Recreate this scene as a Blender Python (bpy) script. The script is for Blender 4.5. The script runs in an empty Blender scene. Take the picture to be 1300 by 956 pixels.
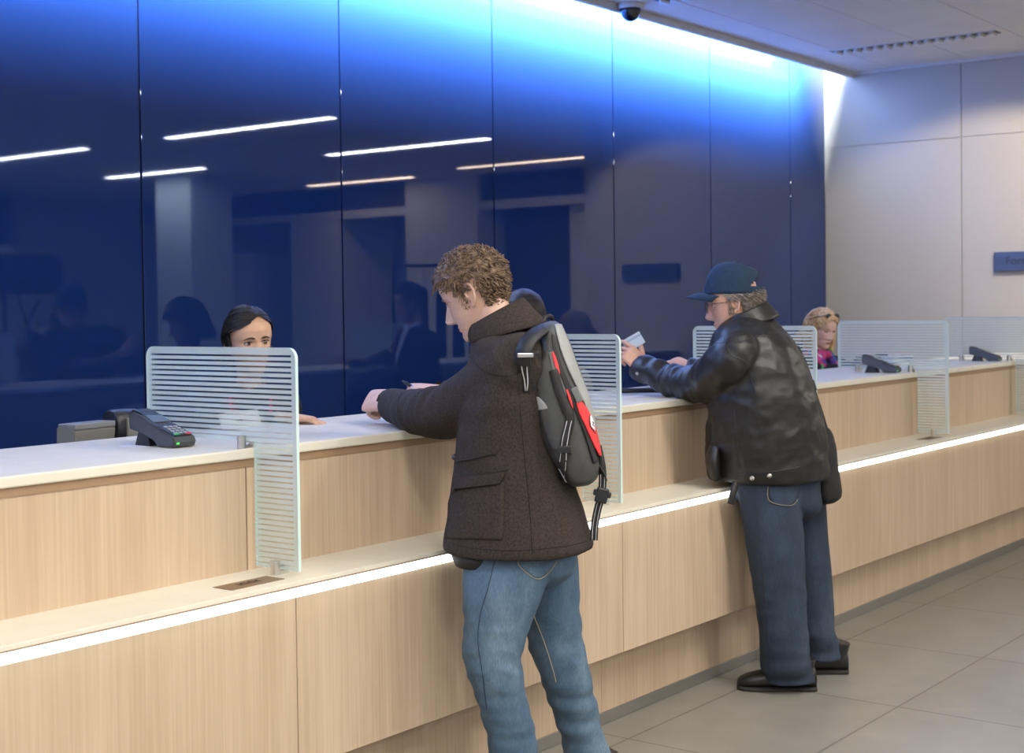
import bpy, bmesh, math, random
from mathutils import Vector, Matrix, noise
from mathutils.bvhtree import BVHTree
PI = math.pi
SC = bpy.context.scene
COL = SC.collection

# ------------------------------------------------------------------ camera
FPX, YAW, PITCH, ROLL, H = 1826.95, .6552, .0246, -.013, 1.5
CX, CY = 650.0, 433.5
_f = Vector((math.cos(YAW)*math.cos(PITCH), math.sin(YAW)*math.cos(PITCH), -math.sin(PITCH)))
_r = Vector((math.sin(YAW), -math.cos(YAW), 0)); _u = _r.cross(_f)
RT = _r*math.cos(ROLL) + _u*math.sin(ROLL)
UP = -_r*math.sin(ROLL) + _u*math.cos(ROLL)
FW = _f
CAM = Vector((0, 0, H))
def at(px, py, d):
    "world point seen at picture point (px, py), d metres in front of the camera"
    return CAM + FW*d + RT*((px-CX)/FPX*d) - UP*((py-CY)/FPX*d)
def atz(px, z, d):
    "same, but at height z"
    p = at(px, CY, d); return Vector((p.x, p.y, z))
def ray(px, py):
    return (FW + RT*((px-CX)/FPX) - UP*((py-CY)/FPX))
def aty(px, py, y):
    q = ray(px, py); return CAM + q*((y-CAM.y)/q.y)
cam_d = bpy.data.cameras.new('camera'); cam = bpy.data.objects.new('camera', cam_d); COL.objects.link(cam)
cam.matrix_world = Matrix(((RT.x, UP.x, -FW.x, CAM.x), (RT.y, UP.y, -FW.y, CAM.y), (RT.z, UP.z, -FW.z, CAM.z), (0, 0, 0, 1)))
cam_d.sensor_width = 36; cam_d.sensor_fit = 'HORIZONTAL'
cam_d.lens = FPX/1300*36; cam_d.shift_y = -(478-CY)/1300
cam_d.dof.use_dof = True; cam_d.dof.focus_distance = 4.35; cam_d.dof.aperture_fstop = 5.0
SC.camera = cam

# ------------------------------------------------------------------ world, exposure
w = bpy.data.worlds.new('world'); SC.world = w; w.use_nodes = True
w.node_tree.nodes['Background'].inputs[0].default_value = (.75, .85, 1, 1)
w.node_tree.nodes['Background'].inputs[1].default_value = .3
SC.view_settings.view_transform = 'Standard'; SC.view_settings.look = 'None'
SC.view_settings.gamma = 1; SC.view_settings.use_curve_mapping = False
SC.view_settings.exposure = 0.0
try:
    SC.cycles.use_denoising = True
    SC.cycles.max_bounces = 8; SC.cycles.transparent_max_bounces = 24
    SC.cycles.sample_clamp_indirect = 6
except Exception: pass

# ------------------------------------------------------------------ helpers
def tag(o, label=None, cat=None, group=None, kind=None):
    if label: o['label'] = label
    if cat: o['category'] = cat
    if group: o['group'] = group
    if kind: o['kind'] = kind
    return o
def empty(name, loc=(0, 0, 0), rz=0, label=None, cat=None, group=None):
    o = bpy.data.objects.new(name, None); COL.objects.link(o); o.empty_display_size = .1
    o.location = loc; o.rotation_euler = (0, 0, rz)
    return tag(o, label, cat, group)
def obj(name, bm, m, parent=None, smooth=True, world=None, origin=None):
    """link a bmesh as one mesh object. world: the point (root location) to subtract when the
    shape was made in world coordinates; origin: place a top-level mesh's origin there"""
    me = bpy.data.meshes.new(name)
    if isinstance(bm, bpy.types.Mesh): me = bm; me.name = name
    else: bm.to_mesh(me); bm.free()
    if world is not None: me.transform(Matrix.Translation(-Vector(world)))
    if origin is not None: me.transform(Matrix.Translation(-Vector(origin)))
    for q in (m if isinstance(m, (list, tuple)) else [m]): me.materials.append(q)
    if smooth:
        for q in me.polygons: q.use_smooth = True
    o = bpy.data.objects.new(name, me); COL.objects.link(o)
    if parent: o.parent = parent
    if origin is not None: o.location = origin
    return o
def autosmooth(o, ang=35):
    me = o.data; bm = bmesh.new(); bm.from_mesh(me); a = math.radians(ang)
    for e in bm.edges:
        if len(e.link_faces) == 2: e.smooth = e.calc_face_angle(0) < a
    bm.to_mesh(me); bm.free(); return o
def copy_tree(o, parent=None):
    c = o.copy(); COL.objects.link(c); c.parent = parent
    for ch in list(o.children): copy_tree(ch, c)
    return c
def box(bm, lo, hi, bev=0, seg=2, M=None, mi=0):
    x0, y0, z0 = lo; x1, y1, z1 = hi
    vs = [bm.verts.new(Vector(p)) for p in ((x0,y0,z0),(x1,y0,z0),(x1,y1,z0),(x0,y1,z0),(x0,y0,z1),(x1,y0,z1),(x1,y1,z1),(x0,y1,z1))]
    fs = [bm.faces.new([vs[i] for i in q]) for q in ((0,3,2,1),(4,5,6,7),(0,1,5,4),(1,2,6,5),(2,3,7,6),(3,0,4,7))]
    for f in fs: f.material_index = mi
    vv = set(vs)
    if bev:
        es = list({e for f in fs for e in f.edges})
        r = bmesh.ops.bevel(bm, geom=es, offset=bev, segments=seg, affect='EDGES', profile=.5)
        vv |= set(r['verts'])
        for f in r['faces']: f.material_index = mi
    if M is not None:
        for v in vv:
            if v.is_valid: v.co = M @ v.co
    return vs
def BX(lo, hi, bev=0, seg=2, M=None):
    bm = bmesh.new(); box(bm, lo, hi, bev, seg, M); return bm
def prism(bm, pts, y0, y1, plane='xz', M=None):
    "extrude a closed outline"
    def P(a, b, c): return Vector({'xz': (a, c, b), 'xy': (a, b, c), 'yz': (c, a, b)}[plane])
    A = [bm.verts.new(P(a, b, y0)) for a, b in pts]; B = [bm.verts.new(P(a, b, y1)) for a, b in pts]
    n = len(pts); bm.faces.new(A); bm.faces.new(B[::-1])
    for i in range(n): bm.faces.new((A[i], B[i], B[(i+1) % n], A[(i+1) % n]))
    if M is not None:
        for v in A+B: v.co = M @ v.co
    bmesh.ops.recalc_face_normals(bm, faces=bm.faces[:])
def cr(a, b, c, d, t):
    return .5*((2*b)+(c-a)*t+(2*a-5*b+4*c-d)*t*t+(-a+3*b-3*c+d)*t*t*t)
def spline(L, k):
    out = []; n = len(L)
    for i in range(n-1):
        a = L[max(i-1, 0)]; b = L[i]; c = L[i+1]; d = L[min(i+2, n-1)]
        for j in range(k):
            t = j/k; out.append(tuple(cr(a[q], b[q], c[q], d[q], t) for q in range(len(b))))
    out.append(tuple(L[-1])); return out
def loft(bm, secs, n=28, k=4, e=1.0, cap=True, mi=0):
    "secs: (centre, axis1*radius1, axis2*radius2); e<1 makes boxier rings"
    S = spline(secs, k); rings = []
    for c, a, b in S:
        ring = []
        for i in range(n):
            t = 2*PI*i/n; cs, sn = math.cos(t), math.sin(t)
            ring.append(bm.verts.new(c + a*math.copysign(abs(cs)**e, cs) + b*math.copysign(abs(sn)**e, sn)))
        rings.append(ring)
    for r0, r1 in zip(rings, rings[1:]):
        for i in range(n):
            f = bm.faces.new((r0[i], r0[(i+1) % n], r1[(i+1) % n], r1[i])); f.material_index = mi
    if cap:
        for r, c, s in ((rings[0], S[0][0], -1), (rings[-1], S[-1][0], 1)):
            m = bm.verts.new(c)
            for i in range(n):
                q = (r[i], r[(i+1) % n], m) if s > 0 else (r[(i+1) % n], r[i], m)
                bm.faces.new(q).material_index = mi
    return rings
def tube(bm, pts, rad, n=12, k=4, flat=1.0, ref=None, cap=True, mi=0):
    "round (or flattened) tube along points with a radius each"
    if not isinstance(rad, (list, tuple)): rad = [rad]*len(pts)
    P = [Vector(p) for p in pts]
    S = spline([(p, r) for p, r in zip(P, rad)], k) if k > 1 else list(zip(P, rad))
    C = [s[0] for s in S]; up = Vector(ref) if ref is not None else Vector((0, 0, 1)); rings = []
    for i, (c, r) in enumerate(S):
        T = (C[min(i+1, len(C)-1)] - C[max(i-1, 0)])
        T = T.normalized() if T.length > 1e-9 else Vector((0, 0, 1))
        s = T.cross(up)
        if s.length < 1e-3: s = T.cross(Vector((1, .3, 0)))
        s.normalize(); v = s.cross(T).normalized()
        if ref is None: up = v
        rings.append([bm.verts.new(c + s*(r*math.cos(2*PI*j/n)) + v*(r*flat*math.sin(2*PI*j/n))) for j in range(n)])
    for r0, r1 in zip(rings, rings[1:]):
        for i in range(n): bm.faces.new((r0[i], r0[(i+1) % n], r1[(i+1) % n], r1[i])).material_index = mi
    if cap:
        bm.faces.new(rings[0][::-1]).material_index = mi; bm.faces.new(rings[-1]).material_index = mi
    return rings
def ball(bm, c, r, n=16, M=None):
    rr = r if isinstance(r, (tuple, list)) else (r, r, r)
    res = bmesh.ops.create_uvsphere(bm, u_segments=n, v_segments=max(6, n//2+2), radius=1)
    for v in res['verts']:
        q = Vector((v.co.x*rr[0], v.co.y*rr[1], v.co.z*rr[2]))
        if M is not None: q = M @ q
        v.co = q + Vector(c)
    return res['verts']
def cyl(bm, a, b, r, n=20, r2=None):
    tube(bm, [a, b], [r, r if r2 is None else r2], n=n, k=1)
def evald(o):
    bpy.context.view_layer.update()
    dg = bpy.context.evaluated_depsgraph_get()
    return bpy.data.meshes.new_from_object(o.evaluated_get(dg))
def remesh(bm, vox=.006, smooth=4, sub=0):
    "weld overlapping closed shapes into one continuous skin"
    me = bpy.data.meshes.new('tmp'); bm.to_mesh(me); bm.free()
    o = bpy.data.objects.new('tmp', me); COL.objects.link(o)
    m = o.modifiers.new('r', 'REMESH'); m.mode = 'VOXEL'; m.voxel_size = vox
    if smooth:
        s = o.modifiers.new('s', 'SMOOTH'); s.factor = .5; s.iterations = smooth
    me2 = evald(o); bpy.data.objects.remove(o); bpy.data.meshes.remove(me)
    b = bmesh.new(); b.from_mesh(me2); bpy.data.meshes.remove(me2)
    b.normal_update(); return b
def bvh_of(bm):
    bm.normal_update(); return BVHTree.FromBMesh(bm)
def join(bm, other):
    me = bpy.data.meshes.new('j'); other.to_mesh(me); other.free(); bm.from_mesh(me); bpy.data.meshes.remove(me)

# ------------------------------------------------------------------ materials
def node_mat(name):
    m = bpy.data.materials.new(name); m.use_nodes = True
    nt = m.node_tree; return m, nt, nt.nodes['Principled BSDF']
def mat(name, col, rough=.5, metal=0, spec=.5, var=0, vscale=8, bump=0, bscale=60, vstretch=(1,1,1), sheen=0, coat=0, col2=None, emit=None, estr=0, bdist=.002, sss=0, alpha=None, bdetail=3):
    m, nt, b = node_mat(name); N, L = nt.nodes, nt.links
    b.inputs['Base Color'].default_value = (*col, 1); b.inputs['Roughness'].default_value = rough
    b.inputs['Metallic'].default_value = metal; b.inputs['Specular IOR Level'].default_value = spec
    if coat: b.inputs['Coat Weight'].default_value = coat; b.inputs['Coat Roughness'].default_value = .08
    if sheen: b.inputs['Sheen Weight'].default_value = sheen; b.inputs['Sheen Roughness'].default_value = .5
    if sss: b.inputs['Subsurface Weight'].default_value = sss; b.inputs['Subsurface Radius'].default_value = (1, .35, .2); b.inputs['Subsurface Scale'].default_value = .006
    if emit: b.inputs['Emission Color'].default_value = (*emit, 1); b.inputs['Emission Strength'].default_value = estr
    tc = N.new('ShaderNodeTexCoord'); mp = N.new('ShaderNodeMapping'); mp.inputs['Scale'].default_value = vstretch
    L.new(tc.outputs['Object'], mp.inputs['Vector'])
    if var or col2:
        n = N.new('ShaderNodeTexNoise'); n.inputs['Scale'].default_value = vscale; n.inputs['Detail'].default_value = 5
        L.new(mp.outputs[0], n.inputs['Vector'])
        r = N.new('ShaderNodeValToRGB'); r.color_ramp.elements[0].position = .3; r.color_ramp.elements[1].position = .7
        c2 = col2 or tuple(min(1, c*(1+var)) for c in col); c1 = col if col2 else tuple(c*(1-var) for c in col)
        r.color_ramp.elements[0].color = (*c1, 1); r.color_ramp.elements[1].color = (*c2, 1)
        L.new(n.outputs['Fac'], r.inputs[0]); L.new(r.outputs[0], b.inputs['Base Color'])
    if bump:
        n2 = N.new('ShaderNodeTexNoise'); n2.inputs['Scale'].default_value = bscale; n2.inputs['Detail'].default_value = bdetail
        L.new(mp.outputs[0], n2.inputs['Vector'])
        bp = N.new('ShaderNodeBump'); bp.inputs['Strength'].default_value = bump; bp.inputs['Distance'].default_value = bdist
        L.new(n2.outputs['Fac'], bp.inputs['Height']); L.new(bp.outputs[0], b.inputs['Normal'])
    return m
def wood_mat(name, c1, c2):
    m, nt, b = node_mat(name); N, L = nt.nodes, nt.links
    tc = N.new('ShaderNodeTexCoord')
    def nz(scale, sc, det, dist=0):
        mp = N.new('ShaderNodeMapping'); mp.inputs['Scale'].default_value = sc; L.new(tc.outputs['Object'], mp.inputs[0])
        n = N.new('ShaderNodeTexNoise'); n.inputs['Scale'].default_value = scale; n.inputs['Detail'].default_value = det; n.inputs['Distortion'].default_value = dist
        L.new(mp.outputs[0], n.inputs[0]); return n
    fine = nz(1, (110, 110, 2.2), 4); broad = nz(1, (7, 7, .7), 3, 1.2)
    mx = N.new('ShaderNodeMix'); mx.data_type = 'FLOAT'; mx.inputs[0].default_value = .45
    L.new(fine.outputs[0], mx.inputs[2]); L.new(broad.outputs[0], mx.inputs[3])
    r = N.new('ShaderNodeValToRGB'); r.color_ramp.elements[0].position = .38; r.color_ramp.elements[1].position = .62
    r.color_ramp.elements[0].color = (*c1, 1); r.color_ramp.elements[1].color = (*c2, 1)
    L.new(mx.outputs[0], r.inputs[0]); L.new(r.outputs[0], b.inputs['Base Color'])
    b.inputs['Roughness'].default_value = .42; b.inputs['Specular IOR Level'].default_value = .35
    return m
M = {}
M['wood'] = wood_mat('ash_veneer', (.50, .365, .245), (.60, .455, .32))
M['wood_edge'] = mat('wood_edge', (.33, .21, .12), .5)
M['stone'] = mat('cream_worktop', (.74, .70, .58), .42, var=.03, vscale=12)
M['strip'] = mat('light_strip', (1, 1, 1), .4, emit=(.93, 1, .98), estr=3.2)
M['ceil'] = mat('ceiling_panel', (.80, .78, .75), .8, var=.03, vscale=3)
M['gap'] = mat('joint_dark', (.02, .02, .022), .7)
M['ceil_trim'] = mat('ceiling_trim', (.60, .60, .58), .5)
M['wall'] = mat('beige_wall_panel', (.44, .41, .355), .55, var=.02, vscale=2)
M['lobby'] = mat('lobby_wall', (.50, .55, .60), .7, var=.05, vscale=.6)
M['lobby_dark'] = mat('lobby_dark', (.05, .05, .06), .6)
M['lobby_pale'] = mat('lobby_pale', (.75, .77, .75), .7, var=.08, vscale=1.5, vstretch=(4, 4, .3))
M['metal'] = mat('brushed_metal', (.72, .70, .66), .28, metal=1)
M['black'] = mat('black_plastic', (.012, .013, .015), .4)
M['darkgrey'] = mat('charcoal_plastic', (.055, .06, .065), .45, bump=.1, bscale=400)
M['grey'] = mat('grey_plastic', (.16, .165, .16), .5)
M['paper'] = mat('white_paper', (.82, .83, .84), .6)
M['lamp'] = mat('lamp_diffuser', (1, 1, 1), .4, emit=(1, .97, .9), estr=7)
M['lamp_warm'] = mat('warm_lamp', (1, .8, .6), .4, emit=(1, .62, .38), estr=3.5)

def blue_glass():
    m, nt, b = node_mat('blue_backpainted_glass')
    b.inputs['Base Color'].default_value = (.0085, .028, .135, 1)
    b.inputs['Roughness'].default_value = .02; b.inputs['IOR'].default_value = 1.52
    b.inputs['Specular IOR Level'].default_value = .75; b.inputs['Specular Tint'].default_value = (.62, .76, 1, 1)
    return m
M['blue'] = blue_glass()

def floor_mat():
    m, nt, b = node_mat('grey_floor_tiles'); N, L = nt.nodes, nt.links
    tc = N.new('ShaderNodeTexCoord'); mp = N.new('ShaderNodeMapping'); mp.inputs['Location'].default_value = (.35, -.304, 0)
    L.new(tc.outputs['Object'], mp.inputs[0])
    br = N.new('ShaderNodeTexBrick'); br.offset = 0; br.inputs['Scale'].default_value = 1
    br.inputs['Brick Width'].default_value = .9; br.inputs['Row Height'].default_value = .6
    br.inputs['Mortar Size'].default_value = .004; br.inputs['Mortar'].default_value = (.14, .13, .11, 1)
    br.inputs['Color1'].default_value = (.29, .275, .235, 1); br.inputs['Color2'].default_value = (.31, .295, .255, 1)
    L.new(mp.outputs[0], br.inputs[0])
    n = N.new('ShaderNodeTexNoise'); n.inputs['Scale'].default_value = 5; n.inputs['Detail'].default_value = 6; L.new(tc.outputs['Object'], n.inputs[0])
    mx = N.new('ShaderNodeMix'); mx.data_type = 'RGBA'; mx.blend_type = 'MULTIPLY'; mx.inputs[0].default_value = .35
    L.new(br.outputs[0], mx.inputs[6]); L.new(n.outputs[0], mx.inputs[7]); L.new(mx.outputs[2], b.inputs['Base Color'])
    b.inputs['Roughness'].default_value = .38
    return m
M['floor'] = floor_mat()

def fritted():
    "clear glass printed with horizontal frosted bands, frosted rim (object x = along the pane, z = up)"
    m, nt, b = node_mat('fritted_glass'); N, L = nt.nodes, nt.links
    out = N['Material Output']
    tc = N.new('ShaderNodeTexCoord'); sp = N.new('ShaderNodeSeparateXYZ'); L.new(tc.outputs['Object'], sp.inputs[0])
    def mth(op, a, bb=None):
        q = N.new('ShaderNodeMath'); q.operation = op
        for i, v in enumerate((a, bb)):
            if v is None: continue
            if isinstance(v, (int, float)): q.inputs[i].default_value = v
            else: L.new(v, q.inputs[i])
        return q.outputs[0]
    z = sp.outputs['Z']; y = sp.outputs['Y']
    band = mth('LESS_THAN', mth('FRACT', mth('DIVIDE', z, .0148)), .60)
    top = mth('GREATER_THAN', z, 1.3965-.017)
    rim = mth('MAXIMUM', mth('GREATER_THAN', y, .620-.013), mth('LESS_THAN', y, .016))
    f = mth('MAXIMUM', band, mth('MAXIMUM', top, rim))
    b.inputs['Base Color'].default_value = (.74, .84, .86, 1); b.inputs['Roughness'].default_value = .35
    b.inputs['Specular IOR Level'].default_value = .4
    tr = N.new('ShaderNodeBsdfTransparent'); tr.inputs[0].default_value = (.97, .985, .98, 1)
    tl = N.new('ShaderNodeBsdfTranslucent'); tl.inputs[0].default_value = (.66, .78, .80, 1)
    gl = N.new('ShaderNodeBsdfGlossy'); gl.inputs['Roughness'].default_value = .02
    fr = N.new('ShaderNodeFresnel'); fr.inputs[0].default_value = 1.4
    clear = N.new('ShaderNodeMixShader'); L.new(mth('MULTIPLY', fr.outputs[0], .6), clear.inputs[0]); L.new(tr.outputs[0], clear.inputs[1]); L.new(gl.outputs[0], clear.inputs[2])
    d = N.new('ShaderNodeMixShader'); d.inputs[0].default_value = .35; L.new(b.outputs[0], d.inputs[1]); L.new(tl.outputs[0], d.inputs[2])
    fro = N.new('ShaderNodeMixShader'); fro.inputs[0].default_value = .62; L.new(tr.outputs[0], fro.inputs[1]); L.new(d.outputs[0], fro.inputs[2])
    mix = N.new('ShaderNodeMixShader'); L.new(f, mix.inputs[0]); L.new(clear.outputs[0], mix.inputs[1]); L.new(fro.outputs[0], mix.inputs[2])
    L.new(mix.outputs[0], out.inputs[0])
    return m
M['frit'] = fritted()
M['glass_edge'] = mat('glass_edge', (.62, .80, .76), .15, spec=.7)

# ------------------------------------------------------------------ room dimensions
XW, YW, ZC = 10.47, 4.93, 3.27        # end wall, blue wall, ceiling
YS, ZS = 2.74, .775                   # ledge front, ledge height
YT, ZT = 2.96, 1.12                   # upper panel / worktop front, worktop height
YB = 3.577                            # back of the worktop
YK = 2.87                             # kick board
XL, XR, YR = -5.0, 16.5, -9.5         # far limits of the lobby
DIV = [2.68 + 1.565*k for k in range(5)]

def area(name, loc, sx, sy, power, col, rot=(0, 0, 0), parent=None):
    l = bpy.data.lights.new(name, 'AREA'); l.shape = 'RECTANGLE'; l.size = sx; l.size_y = sy; l.energy = power; l.color = col
    o = bpy.data.objects.new(name, l); COL.objects.link(o); o.location = loc; o.rotation_euler = rot
    if parent: o.parent = parent
    return o
# linear cove light above the slot along the blue wall
cove = area('cove_light', ((XL+XW-.42)/2, YW-.33, ZC+.21), XW-XL-.46, .12, 9000, (.84, .95, 1.0), rot=(math.radians(20), 0, 0))

# ------------------------------------------------------------------ structure
def struct(name, bm, m, parent=None, smooth=False):
    o = obj(name, bm, m, parent, smooth=smooth)
    o['kind'] = 'structure'
    return o
struct('floor', BX((XL, YR, -.1), (XR, YW+.2, 0)), M['floor'])
# ceiling: panels with open joints, ending in a slot along the blue wall
YE = YW-.25
bm = bmesh.new(); box(bm, (XL, YR, ZC+.012), (XR, YE, ZC+.03))
ceiling = struct('ceiling', bm, M['gap'])
ys = [YE-.01]
y = 4.37
while y > YR: ys.append(y); y -= .59
ys.append(YR)
xs = [XL] + [x for x in [9.53-2.3*k for k in range(6, 0, -1)]] + [9.46, 9.59, 10.12, XW, 11.8, 14.1, XR]
xs = sorted(set(xs))
bm = bmesh.new()
for a, b_ in zip(xs, xs[1:]):
    for c, d in zip(ys[1:], ys):
        if d-c < .02: continue
        g = .003
        box(bm, (a+g, c+g, ZC), (b_-g, d-g, ZC+.02))
panels = obj('ceiling_panel', bm, M['ceil'], ceiling, smooth=False)
bm = bmesh.new()
box(bm, (XL, YE-.005, ZC-.045), (XW, YE+.025, ZC+.03), .004)
struct('trim_1', bm, M['ceil_trim'])
bm = BX((XL, YE-.45, ZC+.30), (XR, YW+.2, ZC+.34)); box(bm, (XL, YE-.45, ZC+.03), (XR, YE-.40, ZC+.30)); struct('trim_2', bm, M['ceil_trim'])   # slot lid
struct('trim_3', BX((XW-.03, -6, ZC-.025), (XW, YE-.006, ZC)), M['ceil_trim'])
bm = bmesh.new(); x = XL+.1
while x < XW-.02:
    box(bm, (x, YW-.41, ZC+.035), (x+.003, YW-.25, ZC+.175)); x += .085
struct('added_cove_fins', bm, M['lobby_dark'])          # unseen fins added to keep cove light off the end wall
# blue wall
wb = struct('wall_back', BX((XL, YW+.012, 0), (XW+.3, YW+.2, ZC+.3)), M['gap'])
X0, WP = 3.8697, 1.2001
for k in range(-8, 6):
    a = X0+WP*k; b_ = a+WP
    if k == 5: b_ = XW
    a = max(a, XL)
    if b_-a < .05: continue
    obj('wall_panel', BX((a+.005, YW, .05), (b_-.005, YW+.012, ZC+.30), .0015, 1), M['blue'], wb, smooth=False)
# end wall
YP = 2.66
bm = BX((XW+.012, YP, 0), (XW+.6, YW+.2, ZC+.3))
we = struct('wall_end', bm, M['lobby'])
for (a, b_) in ((YP, 3.84), (3.846, YW)):
    for (z0, z1) in ((0, 2.70), (2.704, ZC+.30)):
        obj('wall_panel', BX((XW, a, z0), (XW+.013, b_, z1), .001, 1), M['wall'], we, smooth=False)
struct('wall_corner', BX((XW, YP-.02, 0), (XW+.62, YP, ZC)), M['wall'])
struct('wall_left', BX((XL-.2, YR, 0), (XL, YW+.2, ZC)), M['lobby'])
struct('wall_right', BX((XR, YR, 0), (XR+.2, YW+.2, ZC)), M['lobby'])
struct('wall_front', BX((XL, YR-.2, 0), (XR, YR, ZC)), M['lobby'])
struct('wall_lobby', BX((XW+.6, YP+.1, 0), (XR, YP+.3, ZC)), M['lobby'])
# lobby soffit and bays on the far right wall (seen reflected in the blue wall)
struct('trim_4', BX((XR-1.3, YR, 2.86), (XR, YP, ZC)), M['lobby_dark'])
struct('trim_5', BX((XR-1.32, YR, 2.80), (XR-1.3, YP, 2.92)), M['lobby_pale'])
def bay(y0, y1, m, dx=0.0, z1=2.86):
    struct('trim_6', BX((XR-.9-dx, y0, 0), (XR-.06, y1, z1), .01), m)
bay(-3.6, -2.3, M['lobby_pale'], .5, ZC)
bay(-1.0, .1, M['lobby_pale'], .2, ZC)
bay(-2.2, -1.1, M['lobby_dark'])
bay(.2, 1.4, M['lobby_dark'])
bay(-6.0, -5.0, M['lobby_pale'], .4, ZC)
bay(-8.6, -7.2, M['lobby_pale'], .1, 2.4)
struct('trim_7', BX((6.5, YR+.02, 2.5), (12.5, YR+.4, ZC)), M['lobby_dark'])
struct('trim_8', BX((6.5, YR+.02, 2.2), (12.5, YR+.42, 2.5)), M['lobby_pale'])
struct('wall_pillar', BX((12.2, -5.4, 0), (12.9, -4.7, ZC), .01), M['lobby'])

# ------------------------------------------------------------------ ceiling lamps
def fixture(x, y0, y1, mt, power, col, label, group, name='linear_ceiling_light'):
    r = empty(name, (x, (y0+y1)/2, ZC), 0, label, 'ceiling light', group)
    L_ = y1-y0
    bm = bmesh.new()
    for s in (-1, 1): box(bm, (s*.075-.012, -L_/2-.02, -.012), (s*.075+.012, L_/2+.02, .004), .002, 1)
    for s in (-1, 1): box(bm, (-.063, s*(L_/2+.01)-.01, -.012), (.063, s*(L_/2+.01)+.01, .004), .002, 1)
    obj('frame', bm, M['ceil_trim'], r, smooth=False)
    bm = bmesh.new(); n = max(1, round(L_/1.2)); g = L_/n
    for i in range(n): box(bm, (-.062, -L_/2+i*g+.012, -.008), (.062, -L_/2+(i+1)*g-.012, 0))
    obj('diffuser', bm, mt, r, smooth=False)
    if power: area('lamp', (0, 0, -.02), .11, L_, power, col, parent=r)
    return r
WH = (1, .955, .90)
gl = 'lit linear lights of the lobby ceiling'
fixture(9.53, -1.85, .5, M['lamp'], 64, WH, 'long white linear ceiling light reflected above the seated teller, nearer of its row', gl)
fixture(9.53, -5.7, -3.2, M['lamp'], 64, WH, 'long white linear ceiling light reflected at far left of blue wall', gl)
fixture(11.83, -1.85, .5, M['lamp'], 64, WH, 'long white linear ceiling light reflected in the middle of blue wall', gl)
fixture(11.83, -5.9, -4.0, M['lamp'], 64, WH, 'short white linear ceiling light reflected beside the pillar edge', gl)
fixture(14.1, -1.8, 1.6, M['lamp_warm'], 30, (1, .7, .45), 'row of warm ceiling lights reflected above the curly haired customer', 'warm lights of the far lobby')
fixture(14.6, -5.0, -3.0, M['lamp_warm'], 30, (1, .7, .45), 'row of warm ceiling lights reflected farther left, lower on the blue wall', 'warm lights of the far lobby')
for i, (x, y) in enumerate([(-3, .6), (-.6, .6), (1.8, .6), (4.2, .6), (-3, -3), (-.2, -3), (2.6, -3), (5.2, -3.4), (-1, -6.5), (4, -6.5)]):
    fixture(x, y-1.2, y+1.2, M['lamp'], 68 if x < 3 else 86, WH, 'linear ceiling light of the lobby above the customer side', 'lobby ceiling lights above the customers')

# louvred slot diffusers in view over the counter
def louvre(x, y0, y1, label):
    r = empty('louvred_ceiling_light', (x, (y0+y1)/2, ZC), 0, label, 'ceiling light', 'louvred slots over the counter')
    L_ = y1-y0; bm = bmesh.new()
    for s in (-1, 1): box(bm, (s*.058-.006, -L_/2, -.006), (s*.058+.006, L_/2, .002))
    obj('frame', bm, M['ceil_trim'], r, smooth=False)
    obj('reflector', BX((-.052, -L_/2, -.0045), (.052, L_/2, -.001)), M['black'], r, smooth=False)
    bm = bmesh.new(); n = round(L_/.075)
    for i in range(n):
        yy = -L_/2+(i+.5)*L_/n
        prism(bm, [(-.05, yy-.004), (0, yy+.030), (.05, yy-.004), (.05, yy-.014), (-.05, yy-.014)], -.022, -.0045, 'xy')
    obj('louvre_blade', bm, M['louv'], r, smooth=False)
M['louv'] = mat('louvre_white', (.8, .82, .8), .3)
louvre(9.53, 3.25, 4.42, 'louvred white slot light in the ceiling near the beige end wall')
louvre(7.23, 3.25, 4.45, 'louvred slot light in the ceiling next to the dome camera')

# dome camera
r = empty('dome_camera', (7.20, 4.62, ZC), 0, 'small black dome security camera hanging from the ceiling by the blue wall', 'security camera')
bm = bmesh.new(); tube(bm, [(0, 0, 0), (0, 0, -.018), (0, 0, -.03)], [.085, .085, .07], n=32, k=1); obj('housing', bm, M['ceil_trim'], r)
bm = bmesh.new(); ball(bm, (0, 0, -.035), (.062, .062, .068), 28); obj('dome', bm, mat('dome_black', (.01, .01, .012), .08, spec=.8), r)

# wall washers above the end wall
def washer(x, y, tx, ty, tz, power, size, label):
    r = empty('ceiling_spotlight', (x, y, ZC), 0, label, 'spotlight', 'wall washing spotlights')
    bm = bmesh.new(); tube(bm, [(0, 0, .0), (0, 0, -.02), (0, 0, -.021)], [.07, .07, .05], n=28, k=1); obj('ring', bm, M['ceil_trim'], r)
    l = bpy.data.lights.new('lamp', 'SPOT'); l.energy = power; l.spot_size = math.radians(size); l.spot_blend = .35; l.shadow_soft_size = .05; l.color = (1, .86, .66)
    o = bpy.data.objects.new('lamp', l); COL.objects.link(o); o.parent = r; o.location = (0, 0, -.05)
    d = Vector((tx, ty, tz))-Vector((x, y, ZC-.05)); o.rotation_euler = d.to_track_quat('-Z', 'Y').to_euler()
washer(8.9, 2.58, XW, 3.75, 1.45, 230, 70, 'round wall washing ceiling spotlight before the beige end wall')

# ------------------------------------------------------------------ counter
XC0, XC1 = -1.5, XW-.002
cr_ = empty('service_counter', ((XC0+XC1)/2, (YS+YB)/2, 0), 0, 'long pale wood service counter with cream ledge and lit white strip', 'counter')
cw = cr_.location.copy()
def cpart(name, bm, m, smooth=False): return obj(name, bm, m, cr_, smooth=smooth, world=cw)
seams = [1.11-1.565] + [1.11] + [d for d in DIV]
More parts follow.
